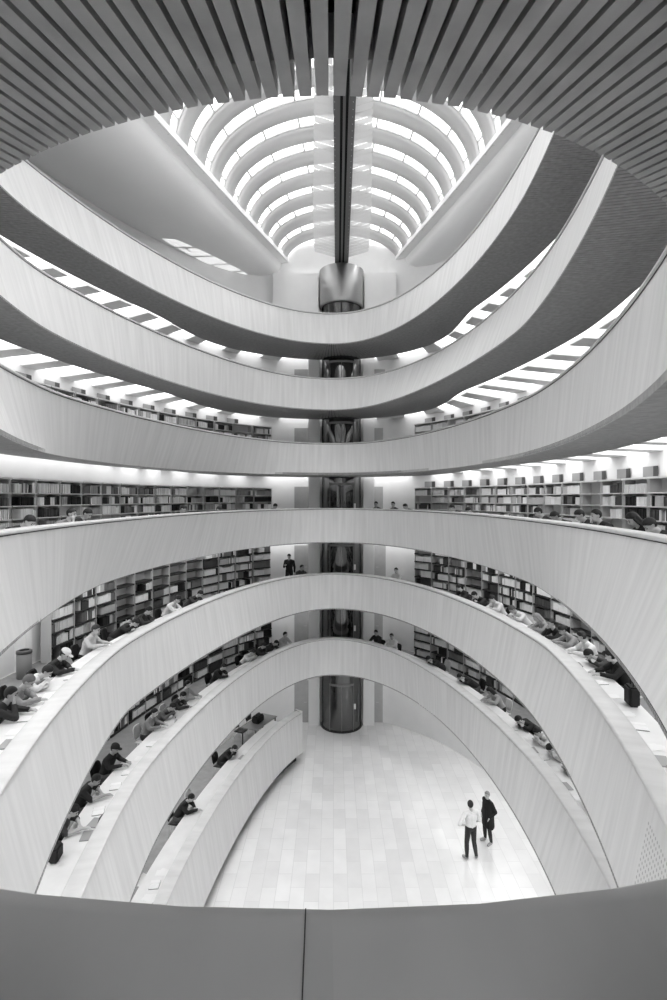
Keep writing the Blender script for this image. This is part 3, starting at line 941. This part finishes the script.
for v in CH.values(): v.materials.append(None)
def chair(loc, rz, label, shade):
    root = empty('chair', (loc[0], loc[1], loc[2]+.003), rz); tag(root, label, 'chair', 'chairs along the reading desks')
    for k_, me in CH.items():
        o = obj('leg' if k_.startswith('leg') else k_, me, root)
        set_mats(o, [M['metal'] if k_.startswith('leg') else (M['white_shell'] if shade > .5 else M['black_plastic'])])
    return root

# ------------------------------------------------------------------ places along a gallery
def proj(p): return 333.5+F_PX*p[0]/p[1], HORIZON+F_PX*(EYE-p[2])/p[1]
def fine(k, n=6):
    r = R[k]; ti = np.arange(0, r['N'], 1/n); i0 = ti.astype(int) % r['N']; i1 = (i0+1) % r['N']; q = (ti-ti.astype(int))[:, None]
    return r['t'][i0]*(1-q)+r['t'][i1]*q, r['nt'][i0]*(1-q)+r['nt'][i1]*q
FINE = {k: fine(k) for k in 'CDEFG'}
def spot(k, px, py, o, h, side):
    """the place along gallery k's parapet, offset o outwards and h above its deck, that lies nearest the given sight line"""
    P_, n_ = FINE[k]
    Q = P_+n_*o; z = DECK[k]+h
    ok = (Q[:, 1] > 1.2) & ((Q[:, 0] < .2) if side == 'l' else (Q[:, 0] > .2))
    X_ = 333.5+F_PX*Q[:, 0]/np.maximum(Q[:, 1], .1); Y_ = HORIZON+F_PX*(EYE-z)/np.maximum(Q[:, 1], .1)
    d = np.hypot(X_-px, Y_-py); d[~ok] = 1e9
    i = int(d.argmin()); n = n_[i]/np.linalg.norm(n_[i])
    return i, P_[i], n, d[i]
def facing(n): return math.atan2(-n[1], -n[0])-PI/2

GN = {'D': 'the gallery at eye level', 'E': 'the first gallery below eye level', 'F': 'the lowest full ring gallery', 'G': 'the ground level gallery'}
SH = lambda g: 'black' if g < .06 else 'dark grey' if g < .2 else 'grey' if g < .45 else 'pale grey' if g < .68 else 'white'
HR = lambda g: 'dark hair' if g < .08 else 'brown hair' if g < .2 else 'fair hair'
ORD = ['nearest the lift', 'second from the lift', 'third from the lift', 'fourth from the lift', 'fifth from the lift', 'sixth from the lift', 'seventh from the lift', 'eighth from the lift', 'ninth from the lift', 'tenth from the lift', 'eleventh from the lift', 'twelfth from the lift', 'thirteenth from the lift', 'fourteenth from the lift']
# gallery, side, head pixel, pose, top shade, options
FOLK = [
 ('E','l',(7,699),'chin',.03,{}), ('E','l',(17,687),'read',.30,dict(hair=.15)), ('E','l',(40,675),'low',.70,{}), ('E','l',(59,659),'read',.03,dict(cap=.75)),
 ('E','l',(95,634),'laptop',.55,dict(hair=.04)), ('E','l',(129,624),'slump',.02,{}), ('E','l',(143,610),'read',.04,{}), ('E','l',(172,601),'read',.72,{}), ('E','l',(195,594),'low',.05,{}),
 ('E','l',(302,572),'upright',.05,{}),
 ('E','r',(395,576),'upright',.65,{}), ('E','r',(463,591),'read',.03,{}), ('E','r',(480,596),'low',.03,{}), ('E','r',(495,605),'read',.72,{}), ('E','r',(515,615),'low',.75,dict(hair=.1)),
 ('E','r',(545,619),'read',.34,dict(hair=.30, hairstyle='long')), ('E','r',(556,628),'chin',.03,{}), ('E','r',(567,638),'read',.35,{}), ('E','r',(577,646),'turned',.78,dict(hair=.03)), ('E','r',(593,664),'slump',.06,{}), ('E','r',(608,659),'turned',.02,{}),
 ('D','l',(17,524),'low',.03,{}), ('D','l',(62,510),'chin',.25,dict(sleeve='short')), ('D','l',(77,509),'read',.03,{}), ('D','l',(177,511),'read',.03,{}), ('D','l',(212,509),'low',.04,{}), ('D','l',(272,508),'read',.04,{}),
 ('D','r',(376,507),'upright',.04,{}), ('D','r',(393,507),'upright',.05,{}), ('D','r',(410,508),'read',.04,{}), ('D','r',(458,509),'read',.03,{}), ('D','r',(475,508),'low',.03,{}), ('D','r',(548,514),'read',.06,{}), ('D','r',(566,516),'low',.04,{}), ('D','r',(594,517),'read',.05,{}), ('D','r',(603,519),'chin',.03,{}), ('D','r',(647,526),'read',.03,dict(hairstyle='long')), ('D','r',(664,531),'low',.04,{}),
 ('F','l',(75,815),'read',.05,dict(sleeve='short')), ('F','l',(87,779),'read',.02,dict(sleeve='short')), ('F','l',(117,752),'laptop',.02,dict(cap=.03)), ('F','l',(156,717),'laptop',.28,{}), ('F','l',(175,709),'low',.12,{}), ('F','l',(182,705),'read',.05,{}), ('F','l',(190,688),'upright',.32,{}),
 ('F','l',(223,671),'read',.02,{}), ('F','l',(254,656),'low',.72,{}), ('F','l',(262,650),'read',.03,{}), ('F','l',(271,646),'low',.05,{}), ('F','l',(287,642),'upright',.45,{}),
 ('F','r',(377,632),'upright',.03,{}), ('F','r',(390,637),'upright',.72,{}), ('F','r',(433,656),'slump',.03,{}), ('F','r',(465,674),'slump',.02,{}), ('F','r',(493,692),'read',.40,dict(hairstyle='long')), ('F','r',(520,722),'slump',.02,{}), ('F','r',(534,741),'low',.70,{}), ('F','r',(549,753),'slump',.72,dict(hair=.02)), ('F','r',(561,772),'low',.03,{}),
 ('G','l',(237,752),'low',.02,{}), ('G','l',(187,797),'read',.02,{}),
]
GAL = {'D': 'eye level gallery', 'E': 'first gallery below', 'F': 'lowest full ring', 'G': 'ground gallery'}
POSE_WORD = {'chin': 'hand at chin', 'read': 'writing', 'low': 'bent low', 'laptop': 'arms forward', 'slump': 'slumped', 'upright': 'upright', 'turned': 'head turned'}
NEEDS_CHAIR = []
order = {}
for f in FOLK:
    k, sd, (px, py), pose, top, opt = f
    i, p, n, d = spot(k, px, py, 1.08, 1.22, sd)
    order.setdefault((k, sd), []).append((p[1], f, p, i))
for (k, sd), L in order.items():
    P_, n_ = FINE[k]; sl = np.r_[0, np.cumsum(np.linalg.norm(np.diff(P_, axis=0), axis=1))]; per = sl[-1]
    S = [[sl[t_[3]], t_[1]] for t_ in L]
    far_s = sl[int(P_[:, 1].argmax())]
    S.sort(key=lambda t_: abs(t_[0]-far_s))
    for _ in range(60):
        for a in range(len(S)-1):
            d0, d1 = abs(S[a][0]-far_s), abs(S[a+1][0]-far_s); sg = 1 if S[a][0] > far_s else -1
            gap = .68-(d1-d0)
            if gap > 0: S[a][0] -= sg*gap*.5; S[a+1][0] += sg*gap*.5
    for j, (s_, f) in enumerate(S):
        i = int(np.searchsorted(sl, s_)); p = P_[i]; n = n_[i]/np.linalg.norm(n_[i])
        _, _, _, pose, top, opt = f
        seat = p+n*{'slump': 1.42, 'low': 1.36}.get(pose, 1.27)
        rz = facing(n)+rng.uniform(-.12, .12)
        hair = opt.get('hair', .02)
        what = HR(hair).replace(' hair', ' haired') if opt.get('cap') is None else ('pale capped' if opt['cap'] > .4 else 'dark capped')
        lab = '%s reader in %s, %s, %s, %s, %s' % (what, SH(top), POSE_WORD[pose], ORD[j].replace('the lift', 'lift'), 'left side' if sd == 'l' else 'right side', GAL[k])
        kw = {a: b for a, b in opt.items()}
        kw.setdefault('skin', rng.choice([0, 0, 0, 1]))
        person(pose, (seat[0], seat[1], DECK[k]), rz, lab, top, trousers=rng.choice([.02, .04, .08]), group='readers at the gallery desks', **kw)
        NEEDS_CHAIR.append((k, sd, seat, rz, j, rng.random()))
for k, sd, seat, rz, j, q in NEEDS_CHAIR:
    lab = '%s shell chair under reader %s, %s side, %s' % ('white' if q > .45 else 'black', ORD[j], 'left' if sd == 'l' else 'right', GAL[k])
    chair((seat[0], seat[1], DECK[k]), rz, lab, q)
# empty chairs that show
for k, sd, px, py, q, lab in (('F', 'l', 57, 850, 1, 'empty white chair nearest viewer, left desk, lowest full ring'),
                              ('E', 'l', 75, 663, 0, 'empty black chair behind the left desk, first gallery below'), ('G', 'l', 147, 868, 1, 'empty white chair at the near end of the ground-level gallery desk'),
                              ('G', 'l', 203, 799, 1, 'empty white chair beside the dark reader of the ground-level gallery'), ('E', 'r', 655, 745, 0, 'empty black chair nearest the viewer, right desk of first gallery below'), ('F', 'r', 592, 825, 0, 'empty black chair nearest the viewer, right desk of lowest full ring'),
                              ('E', 'r', 640, 712, 0, 'empty black chair second nearest the viewer, right desk of first gallery below')):
    i, p, n, d = spot(k, px, py, 1.15, .80, sd)
    s_ = p+n*1.12
    chair((s_[0], s_[1], DECK[k]), facing(n)+rng.uniform(-.4, .4), lab, q)

# the two on the marble floor and the one standing by the lift
person('hips', (4.15, 16.62, 0), .25, 'man in white shirt seen from behind, hand on hip, on the marble floor', .78, trousers=.035, hair=.02, sleeve='short', shoes=.30, skin=0, scale=1.0)
person('pockets', (4.88, 17.40, 0), 2.0, 'person in long black coat facing the man in white on the marble floor', .012, trousers=.02, hair=.22, coat=True, shoes=.35, skin=0, scale=.93)
i, p, n, d = spot('E', 295, 553, 1.6, 1.65, 'l')
s_ = p+n*2.15
person('phone', (s_[0], s_[1], DECK['E']), facing(n)-.8, 'person in black standing before the grey door left of the lift', .02, trousers=.02, hair=.02)

# ------------------------------------------------------------------ things on the desks
TAKEN = []
def on_desk(k, px, py, sd, o=.62):
    i, p, n, d = spot(k, px, py, o, .76, sd)
    P_, n_ = FINE[k]
    for st in sorted(range(-60, 61), key=abs):
        j = (i+st*2) % len(P_); q = P_[j]+n_[j]*o
        if all(kk != k or np.hypot(*(q-v)) > .40 for kk, v in TAKEN): i = j; break
    p = P_[i]; n = n_[i]/np.linalg.norm(n_[i]); TAKEN.append((k, p+n*o))
    q = p+n*o
    return (q[0], q[1], DECK[k]+.7615), facing(n)
def put_laptop(loc, rz, label, scr=.05):
    root = empty('laptop', loc, rz); tag(root, label, 'laptop', 'laptops on the desks')
    mb = MB(); mb.box(-.16, .16, -.11, .11, .001, .016); mb.build('keyboard_base', grey(.35, .4), root)
    mb = MB(); c_, s_ = math.cos(1.9), math.sin(1.9)
    a = [(-.16, .11, .014), (.16, .11, .014), (.16, .11+.22*math.sin(.33), .014+.22*math.cos(.33)), (-.16, .11+.22*math.sin(.33), .014+.22*math.cos(.33))]
    b = [(x, y+.008, z) for x, y, z in a]
    mb.hexa(a+b); s = mb.build('lid', M['black_plastic'], root)
    mb = MB(); m_ = lambda u, v: (u, .108+v*math.sin(.33), .014+v*math.cos(.33))
    mb.quad(m_(-.145, .02), m_(.145, .02), m_(.145, .205), m_(-.145, .205)); mb.build('screen', M['screen'], s)
def put_book(loc, rz, label):
    root = empty('open_book', loc, rz); tag(root, label, 'book', 'open books on the desks')
    mb = MB()
    for s_ in (-1, 1):
        for a, b, z0, z1 in ((.0, .04, .012, .026), (.04, .15, .026, .014)):
            mb.hexa([(s_*a, -.11, .003), (s_*b, -.11, .003), (s_*b, .11, .003), (s_*a, .11, .003), (s_*a, -.11, z0), (s_*b, -.11, z1), (s_*b, .11, z1), (s_*a, .11, z0)])
    mb.build('pages', M['paper'], root)
    mb = MB(); mb.box(-.16, .16, -.115, .115, 0, .004); mb.build('cover', grey(.08), root)
def put_paper(loc, rz, label):
    mb = MB()
    for i in range(3):
        a = rng.uniform(-.3, .3); c_, s_ = math.cos(a), math.sin(a); ox, oy = rng.uniform(-.03, .03), rng.uniform(-.03, .03)
        q = [(ox+x*c_-y*s_, oy+x*s_+y*c_) for x, y in ((-.105, -.148), (.105, -.148), (.105, .148), (-.105, .148))]
        z = .001+.002*i
        mb.hexa([(*v, z) for v in q]+[(*v, z+.0015) for v in q])
    o = mb.build('papers', M['paper']); o.location = loc; o.rotation_euler = (0, 0, rz); tag(o, label, 'paper', 'papers on the desks')
def put_box(name, loc, rz, sx_, sy_, sz_, g, label, cat, parts=None):
    root = empty(name, loc, rz); tag(root, label, cat)
    bm = bmesh.new(); bmesh.ops.create_cube(bm, size=1)
    bmesh.ops.scale(bm, vec=(sx_, sy_, sz_), verts=bm.verts); bmesh.ops.translate(bm, vec=(0, 0, sz_/2), verts=bm.verts)
    bmesh.ops.bevel(bm, geom=bm.edges[:], offset=min(sx_, sy_, sz_)*.18, segments=2, affect='EDGES')
    me = bpy.data.meshes.new(name); bm.to_mesh(me); bm.free()
    obj('bag_body', me, root, grey(g))
    mb = MB(); mb.tube([(-sx_*.25, 0, sz_*.97), (-sx_*.2, 0, sz_*1.25), (sx_*.2, 0, sz_*1.25), (sx_*.25, 0, sz_*.97)], .012, 6); mb.build('strap', grey(g*.6), root)
def put_bottle(loc, label, g):
    root = empty('water_bottle', loc); tag(root, label, 'bottle')
    mb = MB(); mb.lathe([(0, 0), (.034, 0), (.036, .01), (.036, .15), (.03, .18), (.014, .20), (.014, .215)], n=16); mb.build('bottle_body', grey(g, .2), root, True)
    mb = MB(); mb.lathe([(.017, .213), (.017, .24), (0, .24)], n=12); mb.build('cap', grey(.1, .4), root, True)
DESKWORD = {('E', 'l'): 'left desk of first gallery below', ('E', 'r'): 'right desk of first gallery below', ('F', 'l'): 'left desk of lowest full ring', ('F', 'r'): 'right desk of lowest full ring', ('G', 'l'): 'desk of ground-level gallery'}
NTH = ['nearest the viewer', 'second nearest the viewer', 'third nearest the viewer', 'fourth nearest the viewer', 'fifth nearest the viewer', 'sixth nearest the viewer', 'seventh nearest the viewer', 'eighth nearest the viewer', 'ninth nearest the viewer', 'tenth nearest the viewer']
ITEMS = {
 ('E','l','book'): [(22,712),(48,694),(70,676),(108,652),(150,628)], ('E','l','paper'): [(8,722),(35,702),(60,686),(85,668),(130,640),(182,612)], ('E','l','laptop'): [(28,704),(200,604)],
 ('E','r','book'): [(598,683),(560,655),(637,728),(520,628)], ('E','r','paper'): [(612,694),(652,748),(628,712),(585,670),(500,620),(545,645)], ('E','r','laptop'): [(622,702),(644,735)],
 ('F','l','book'): [(118,789),(100,812),(150,742),(128,772)], ('F','l','paper'): [(113,800),(140,757),(165,730),(205,695),(232,678)], ('F','l','laptop'): [(93,822),(108,798)],
 ('F','r','book'): [(512,728),(540,760)], ('F','r','paper'): [(522,738),(548,772),(588,822),(500,712),(574,800)], ('F','r','laptop'): [(532,750),(566,786)],
 ('G','l','book'): [(150,882)], ('G','l','paper'): [(148,893),(158,876),(243,748)], ('G','l','laptop'): [(155,888),(240,755)],
}
for (k, sd, what), L in ITEMS.items():
    L = sorted(L, key=lambda t_: -t_[1])
    for j, (px, py) in enumerate(L):
        loc, rz = on_desk(k, px, py, sd, {'book': .60, 'paper': .55, 'laptop': .52}[what])
        rz += rng.uniform(-.3, .3)
        lab = {'book': 'open book with dark cover', 'paper': 'loose white paper sheets', 'laptop': 'open dark laptop'}[what]+', %s, %s' % (NTH[j].replace('the ', ''), DESKWORD[(k, sd)])
        {'book': put_book, 'paper': put_paper, 'laptop': put_laptop}[what](loc, rz, lab)
loc, rz = on_desk('E', 633, 702, 'r', .80); put_box('backpack', loc, rz, .30, .18, .34, .02, 'black backpack on right desk of first gallery below', 'bag')
loc, rz = on_desk('F', 592, 818, 'r', .70); put_box('backpack', loc, rz, .28, .18, .30, .02, 'black backpack on right desk of lowest full ring', 'bag')
loc, rz = on_desk('F', 70, 868, 'l', .85); put_box('shoulder_bag', loc, rz, .30, .16, .24, .03, 'dark bag on near end of left desk, lowest full ring', 'bag')
loc, rz = on_desk('E', 641, 706, 'r', .60); put_bottle(loc, 'clear bottle beside the black backpack, right desk of first gallery below', .6)
loc, rz = on_desk('F', 130, 765, 'l', .5); put_bottle(loc, 'pale bottle on left desk of lowest full ring', .7)
# study table with black chairs at the lift end of the ground level gallery
i, p_, n_1, d = spot('G', 262, 722, 1.3, .7, 'l'); tq = p_+n_1*1.45; rz = facing(n_1)
tb = empty('study_table', (tq[0], tq[1], DECK['G']+.003), rz); tag(tb, 'grey topped study table at the lift end of the ground gallery', 'table')
mb = MB(); mb.box(-.8, .8, -.38, .38, .70, .735); mb.build('table_top', grey(.24, .5), tb)
for x in (-.74, .74):
    for y in (-.32, .32):
        mb = MB(); mb.box(x-.02, x+.02, y-.02, y+.02, 0, .70); mb.build('leg', M['dark_metal'], tb)
for x, lab in ((-.45, 'black chair at the study table, farther from the lift'), (.45, 'black chair at the study table, nearer to the lift')):
    c_ = Matrix.Rotation(rz, 3, 'Z') @ Vector((x, -.62, 0))
    chair((tq[0]+c_.x, tq[1]+c_.y, DECK['G']), rz, lab, 0)
pz = Matrix.Rotation(rz, 3, 'Z') @ Vector((.1, .0, 0))
put_box('equipment_case', (tq[0]+pz.x, tq[1]+pz.y, DECK['G']+.74), rz, .5, .34, .3, .015, 'black case standing on the study table of the ground gallery', 'case')

# ------------------------------------------------------------------ bookcases
BW, BD = .98, .34
M['case_back'] = mat('bookcase_back_pale', .55, .7); M['case_back_dark'] = mat('bookcase_back_grey', .70, .7); M['case_side'] = mat('bookcase_side_grey', .55, .6); M['board'] = mat('shelf_board_shade', .03, .5)  # board blackened to paint in the gap shadow above the books
def case_meshes(h, ns):
    mb = MB()
    g = {}
    mb.box(-BW/2, BW/2, -BD, -BD+.015, .0, h); g['back_panel'] = mb.me('back_panel')
    for nm, x in (('side_panel', -BW/2), ('side_panel_b', BW/2-.025)):
        mb = MB(); mb.box(x, x+.025, -BD+.015, -.05, 0, h); g[nm] = mb.me('side_panel')
    for i in range(ns):
        z = .08+i*(h-.1-.0)/(ns)
        mb = MB(); mb.box(-BW/2+.025, BW/2-.025, -BD+.015, -.004, z-(.025 if h < 2.1 else .055), z); g['shelf%d' % i] = mb.me('shelf')
    mb = MB(); mb.box(-BW/2, BW/2, -BD, .01, h-.02, h+.02); g['top_board'] = mb.me('top_board')
    mb = MB(); mb.box(-BW/2+.025, BW/2-.025, -BD+.015, -.02, 0, .055); g['plinth'] = mb.me('plinth')
    for q, v in g.items(): v.materials.append(M['case_back' if h < 2.1 else 'case_back_dark'] if q[:4] == 'back' else M['case_side'] if q[:4] == 'side' else M['case'] if q[:4] == 'top_' or h < 2.1 else M['board'])
    return g
NS = 6
HT = {'C': 2.0, 'D': 1.95, 'E': 2.2, 'F': 2.2}
CASES = {k: case_meshes(HT[k], NS) for k in HT}
BIN = [.02, .07, .18, .34, .55, .75, .90]
ALLB = []            # world corner transform, size, shade bin, depth, case id
CASE_ORD = {}
shelf_lab = ['bottom shelf', 'second shelf up', 'third shelf up', 'fourth shelf up', 'fifth shelf up', 'top shelf']
for k in 'DEFC':
    O = off(k, 2.78)
    halves = (('left', O[:HALF+1]), ('right', np.r_[O[HALF:], O[:1]][::-1]))
    for sd, Q in halves:
        Q, L = resample(Q, int(np.linalg.norm(np.diff(Q, axis=0), axis=1).sum()/(BW+.012)))
        # from the lift hall towards the viewer
        cells = [(Q[i], Q[i+1]) for i in range(len(Q)-1)]
        cells = [(a, b) for a, b in cells if (25.9 if sd == 'left' else 25.3) > (a[1]+b[1])/2 > {'C': 13.0, 'E': 14.2 if sd == 'left' else 11.8}.get(k, 11.8) and max(a[1], b[1]) < 26.15]
        cells.sort(key=lambda c_: -(c_[0][1]+c_[1][1]))
        for j, (a, b) in enumerate(cells):
            mid = (a+b)/2; d = b-a; n = np.array([-d[1], d[0]]); n /= np.linalg.norm(n)
            if n @ (np.array([.2, 14]) - mid) < 0: n = -n       # front looks into the hall
            rz = math.atan2(n[1], n[0])-PI/2
            root = empty('bookcase', (mid[0], mid[1], DECK[k]+.003), rz)
            ordw = ['first', 'second', 'third', 'fourth', 'fifth', 'sixth', 'seventh', 'eighth', 'ninth', 'tenth', 'eleventh', 'twelfth', 'thirteenth', 'fourteenth', 'fifteenth', 'sixteenth', 'seventeenth', 'eighteenth'][j]
            gal = {'C': 'third gallery from top', 'D': 'eye level gallery', 'E': 'first gallery below', 'F': 'lowest full ring'}[k]
            tag(root, 'bookcase of mixed volumes, %s from the lift hall, %s side, %s' % (ordw, sd, gal), 'bookcase', 'bookcases lining the galleries')
            for nm, me in CASES[k].items():
                obj('side_panel' if nm.startswith('side') else 'shelf' if nm.startswith('shelf') else nm, me, root)
            mw = Matrix.Translation((mid[0], mid[1], DECK[k]+.003)) @ Matrix.Rotation(rz, 4, 'Z')
            hgap = (HT[k]-.1)/NS
            style = rng.random()
            for i in range(NS):
                if k == 'C' and i < 3: continue
                if k == 'D' and i < 2: continue
                z = .08+i*hgap; x = -BW/2+.03
                run = 0; g = .1
                fill = rng.random()
                if k == 'D' and sd == 'right' and j > 9 and rng.random() < .4: fill = .02
                if k == 'E' and sd == 'left' and 3 < j < 9 and rng.random() < .5: fill = .03
                end = BW/2-.03
                if fill < .06: continue
                if fill < .3: end = BW/2-.03-rng.uniform(.1, .45)
                while x < end-.05:
                    if run <= 0:
                        run = rng.choice([1, 1, 2, 3, 6, 14]) if style < .55 else rng.choice([4, 8, 20, 30])
                        g = rng.choice([0, 0, 1, 2, 4, 5, 5, 6, 6, 6]) if k in 'EF' else rng.choice([0, 1, 2, 3, 4, 5, 5, 6, 6, 6])
                        hh = rng.uniform(.60, .80)*hgap; th = rng.uniform(.022, .05)
                    run -= 1
                    t_ = min(th*rng.uniform(.9, 1.1), end-x); h_ = hh*rng.uniform(.97, 1.03)
                    dp = rng.uniform(.19, .24)
                    front = -.02-rng.uniform(0, .03)
                    ALLB.append((mw, (x+t_/2, front-dp/2, z+.002), (t_*.93, dp, h_), g, (k, sd, j, i)))
                    x += t_

# a filled view test: which books show largest from the viewer's place
bpy.context.view_layer.update()
dg = bpy.context.evaluated_depsgraph_get(); dg.update()
sc = bpy.context.scene
cand = []
eye = Vector((0, 0, EYE))
for bi, (mw, c_, sz, g, key) in enumerate(ALLB):
    p = mw @ Vector((c_[0], c_[1]+sz[1]/2+.004, c_[2]+sz[2]*.6))
    x, y = proj(p)
    if not (2 < x < 665 and 2 < y < 998): continue
    nrm = (mw.to_3x3() @ Vector((0, 1, 0)))
    v = eye-p; dist = v.length
    area = sz[0]*sz[2]*abs(nrm.dot(v/dist))/(p.y**2)
    cand.append((-area, bi, p, dist))
cand.sort()
TH = []
seen_cells = {}
for _, bi, p, dist in cand:
    if len(TH) >= 300: break
    d = (p-eye).normalized()
    hit, loc, *_r = sc.ray_cast(dg, eye+d*.05, d, distance=dist-.06)
    tries = 0
    o_ = eye+d*.05; ok = not hit
    if ok: TH.append(bi)
TH = set(TH)
bookmeshes = {}
def book_mesh():
    if 'b' not in bookmeshes:
        mb = MB(); mb.box(-.5, .5, -.5, .5, 0, 1); me = mb.me('book')
        bm = bmesh.new(); bm.from_mesh(me); bmesh.ops.bevel(bm, geom=[e for e in bm.edges if abs(e.verts[0].co.z-e.verts[1].co.z) > .5 and e.verts[0].co.y > 0], offset=.18, segments=2, affect='EDGES')
        bm.to_mesh(me); bm.free(); me.materials.append(None); bookmeshes['b'] = me
    return bookmeshes['b']
BMAT = [mat('book_cloth_%d' % i, v, .6) for i, v in enumerate(BIN)]
GB = {'C': 'third gallery from top', 'D': 'eye level gallery', 'E': 'first gallery below', 'F': 'lowest full ring'}
NW = ['first', 'second', 'third', 'fourth', 'fifth', 'sixth', 'seventh', 'eighth', 'ninth', 'tenth', 'eleventh', 'twelfth', 'thirteenth', 'fourteenth', 'fifteenth', 'sixteenth', 'seventeenth', 'eighteenth']
V, Fc, Mi = [], [], []
for bi, (mw, c_, sz, g, key) in enumerate(ALLB):
    if bi in TH:
        o = bpy.data.objects.new('book', book_mesh()); C.objects.link(o)
        o.matrix_world = mw @ Matrix.Translation(c_) @ Matrix.Diagonal((*sz, 1))
        o.material_slots[0].link = 'OBJECT'; o.material_slots[0].material = BMAT[g]
        k, sd, j, i = key
        tone = 'black' if g < 1 else 'dark grey' if g < 3 else 'grey' if g < 5 else 'white'
        tag(o, '%s book, %s, %s bookcase from lift, %s side, %s' % (tone, shelf_lab[i], NW[j], sd, GB[k]), 'book', '%s books, %s, %s bookcase from lift, %s, %s' % (tone, shelf_lab[i], NW[j], sd, GB[k]))
    else:
        b = len(V)
        x0, x1, y0, y1, z0, z1 = c_[0]-sz[0]/2, c_[0]+sz[0]/2, c_[1]-sz[1]/2, c_[1]+sz[1]/2, c_[2], c_[2]+sz[2]
        for z in (z0, z1):
            for y in (y0, y1):
                for x in (x0, x1): V.append(tuple(mw @ Vector((x, y, z))))
        for q in ((4,5,7,6),(2,6,7,3),(0,4,6,2),(1,3,7,5)):
            Fc.append(tuple(b+t_ for t_ in q)); Mi.append(g)
me = mesh('books', V, Fc); 
for m_ in BMAT: me.materials.append(m_)
me.polygons.foreach_set('material_index', Mi)
o = obj('books', me); tag(o, 'distant rows of books filling the bookcases of the galleries', 'books', kind='stuff')
print('BOOKS', len(ALLB), 'things', len(TH))
# panels high on the gallery walls above the bookcases
wn = 0
for k in 'CD':
    O = off(k, 3.27); s = np.r_[0, np.cumsum(np.linalg.norm(np.diff(O, axis=0), axis=1))]
    for u in np.arange(2.0, s[-1]-2, 1.15):
        a = np.array([np.interp(u, s, O[:, i]) for i in (0, 1)]); b = np.array([np.interp(u+.62, s, O[:, i]) for i in (0, 1)]); m_ = np.array([np.interp(u+.42, s, O[:, i]) for i in (0, 1)])
        if a[1] > 25.6 or b[1] > 25.6 or a[1] < 9 or (k == 'D' and a[0] < 0): continue
        wn += 1
        z0, z1 = DECK[k]+HT[k]+.03, DECK[k]+HT[k]+.30
        mb = MB(); mb.quad((*a, z0), (*m_, z0), (*m_, z1), (*a, z1), 0); mb.quad((*m_, z0), (*b, z0), (*b, z1), (*m_, z1), 1)
        struct(mb.build('window_%d' % wn, [M['grey_panel'], M['dark_panel']]))


# ------------------------------------------------------------------ light
w = bpy.data.worlds.new('overcast'); bpy.context.scene.world = w; w.use_nodes = True
bg = w.node_tree.nodes['Background']; bg.inputs[0].default_value = (1, 1, 1, 1); bg.inputs[1].default_value = 2.0
sun = bpy.data.lights.new('hazy_sun', 'SUN'); sun.energy = 9.0; sun.angle = math.radians(70)
so = bpy.data.objects.new('hazy_sun', sun); C.objects.link(so); so.rotation_euler = (math.radians(-8), math.radians(4), 0); so.location = (0, 12, 40)

# ------------------------------------------------------------------ camera
cam = bpy.data.cameras.new('camera'); co = bpy.data.objects.new('camera', cam); C.objects.link(co)
co.location = (0, 0, EYE); co.rotation_euler = (PI/2, 0, 0)
cam.sensor_fit = 'HORIZONTAL'; cam.sensor_width = 36; cam.lens = 36*F_PX/667
cam.shift_y = -(HORIZON-500)/667*-1
cam.clip_start = .02; cam.clip_end = 200
bpy.context.scene.camera = co
vs = bpy.context.scene.view_settings
vs.view_transform = 'Standard'; vs.look = 'None'; vs.exposure = .74; vs.gamma = 1
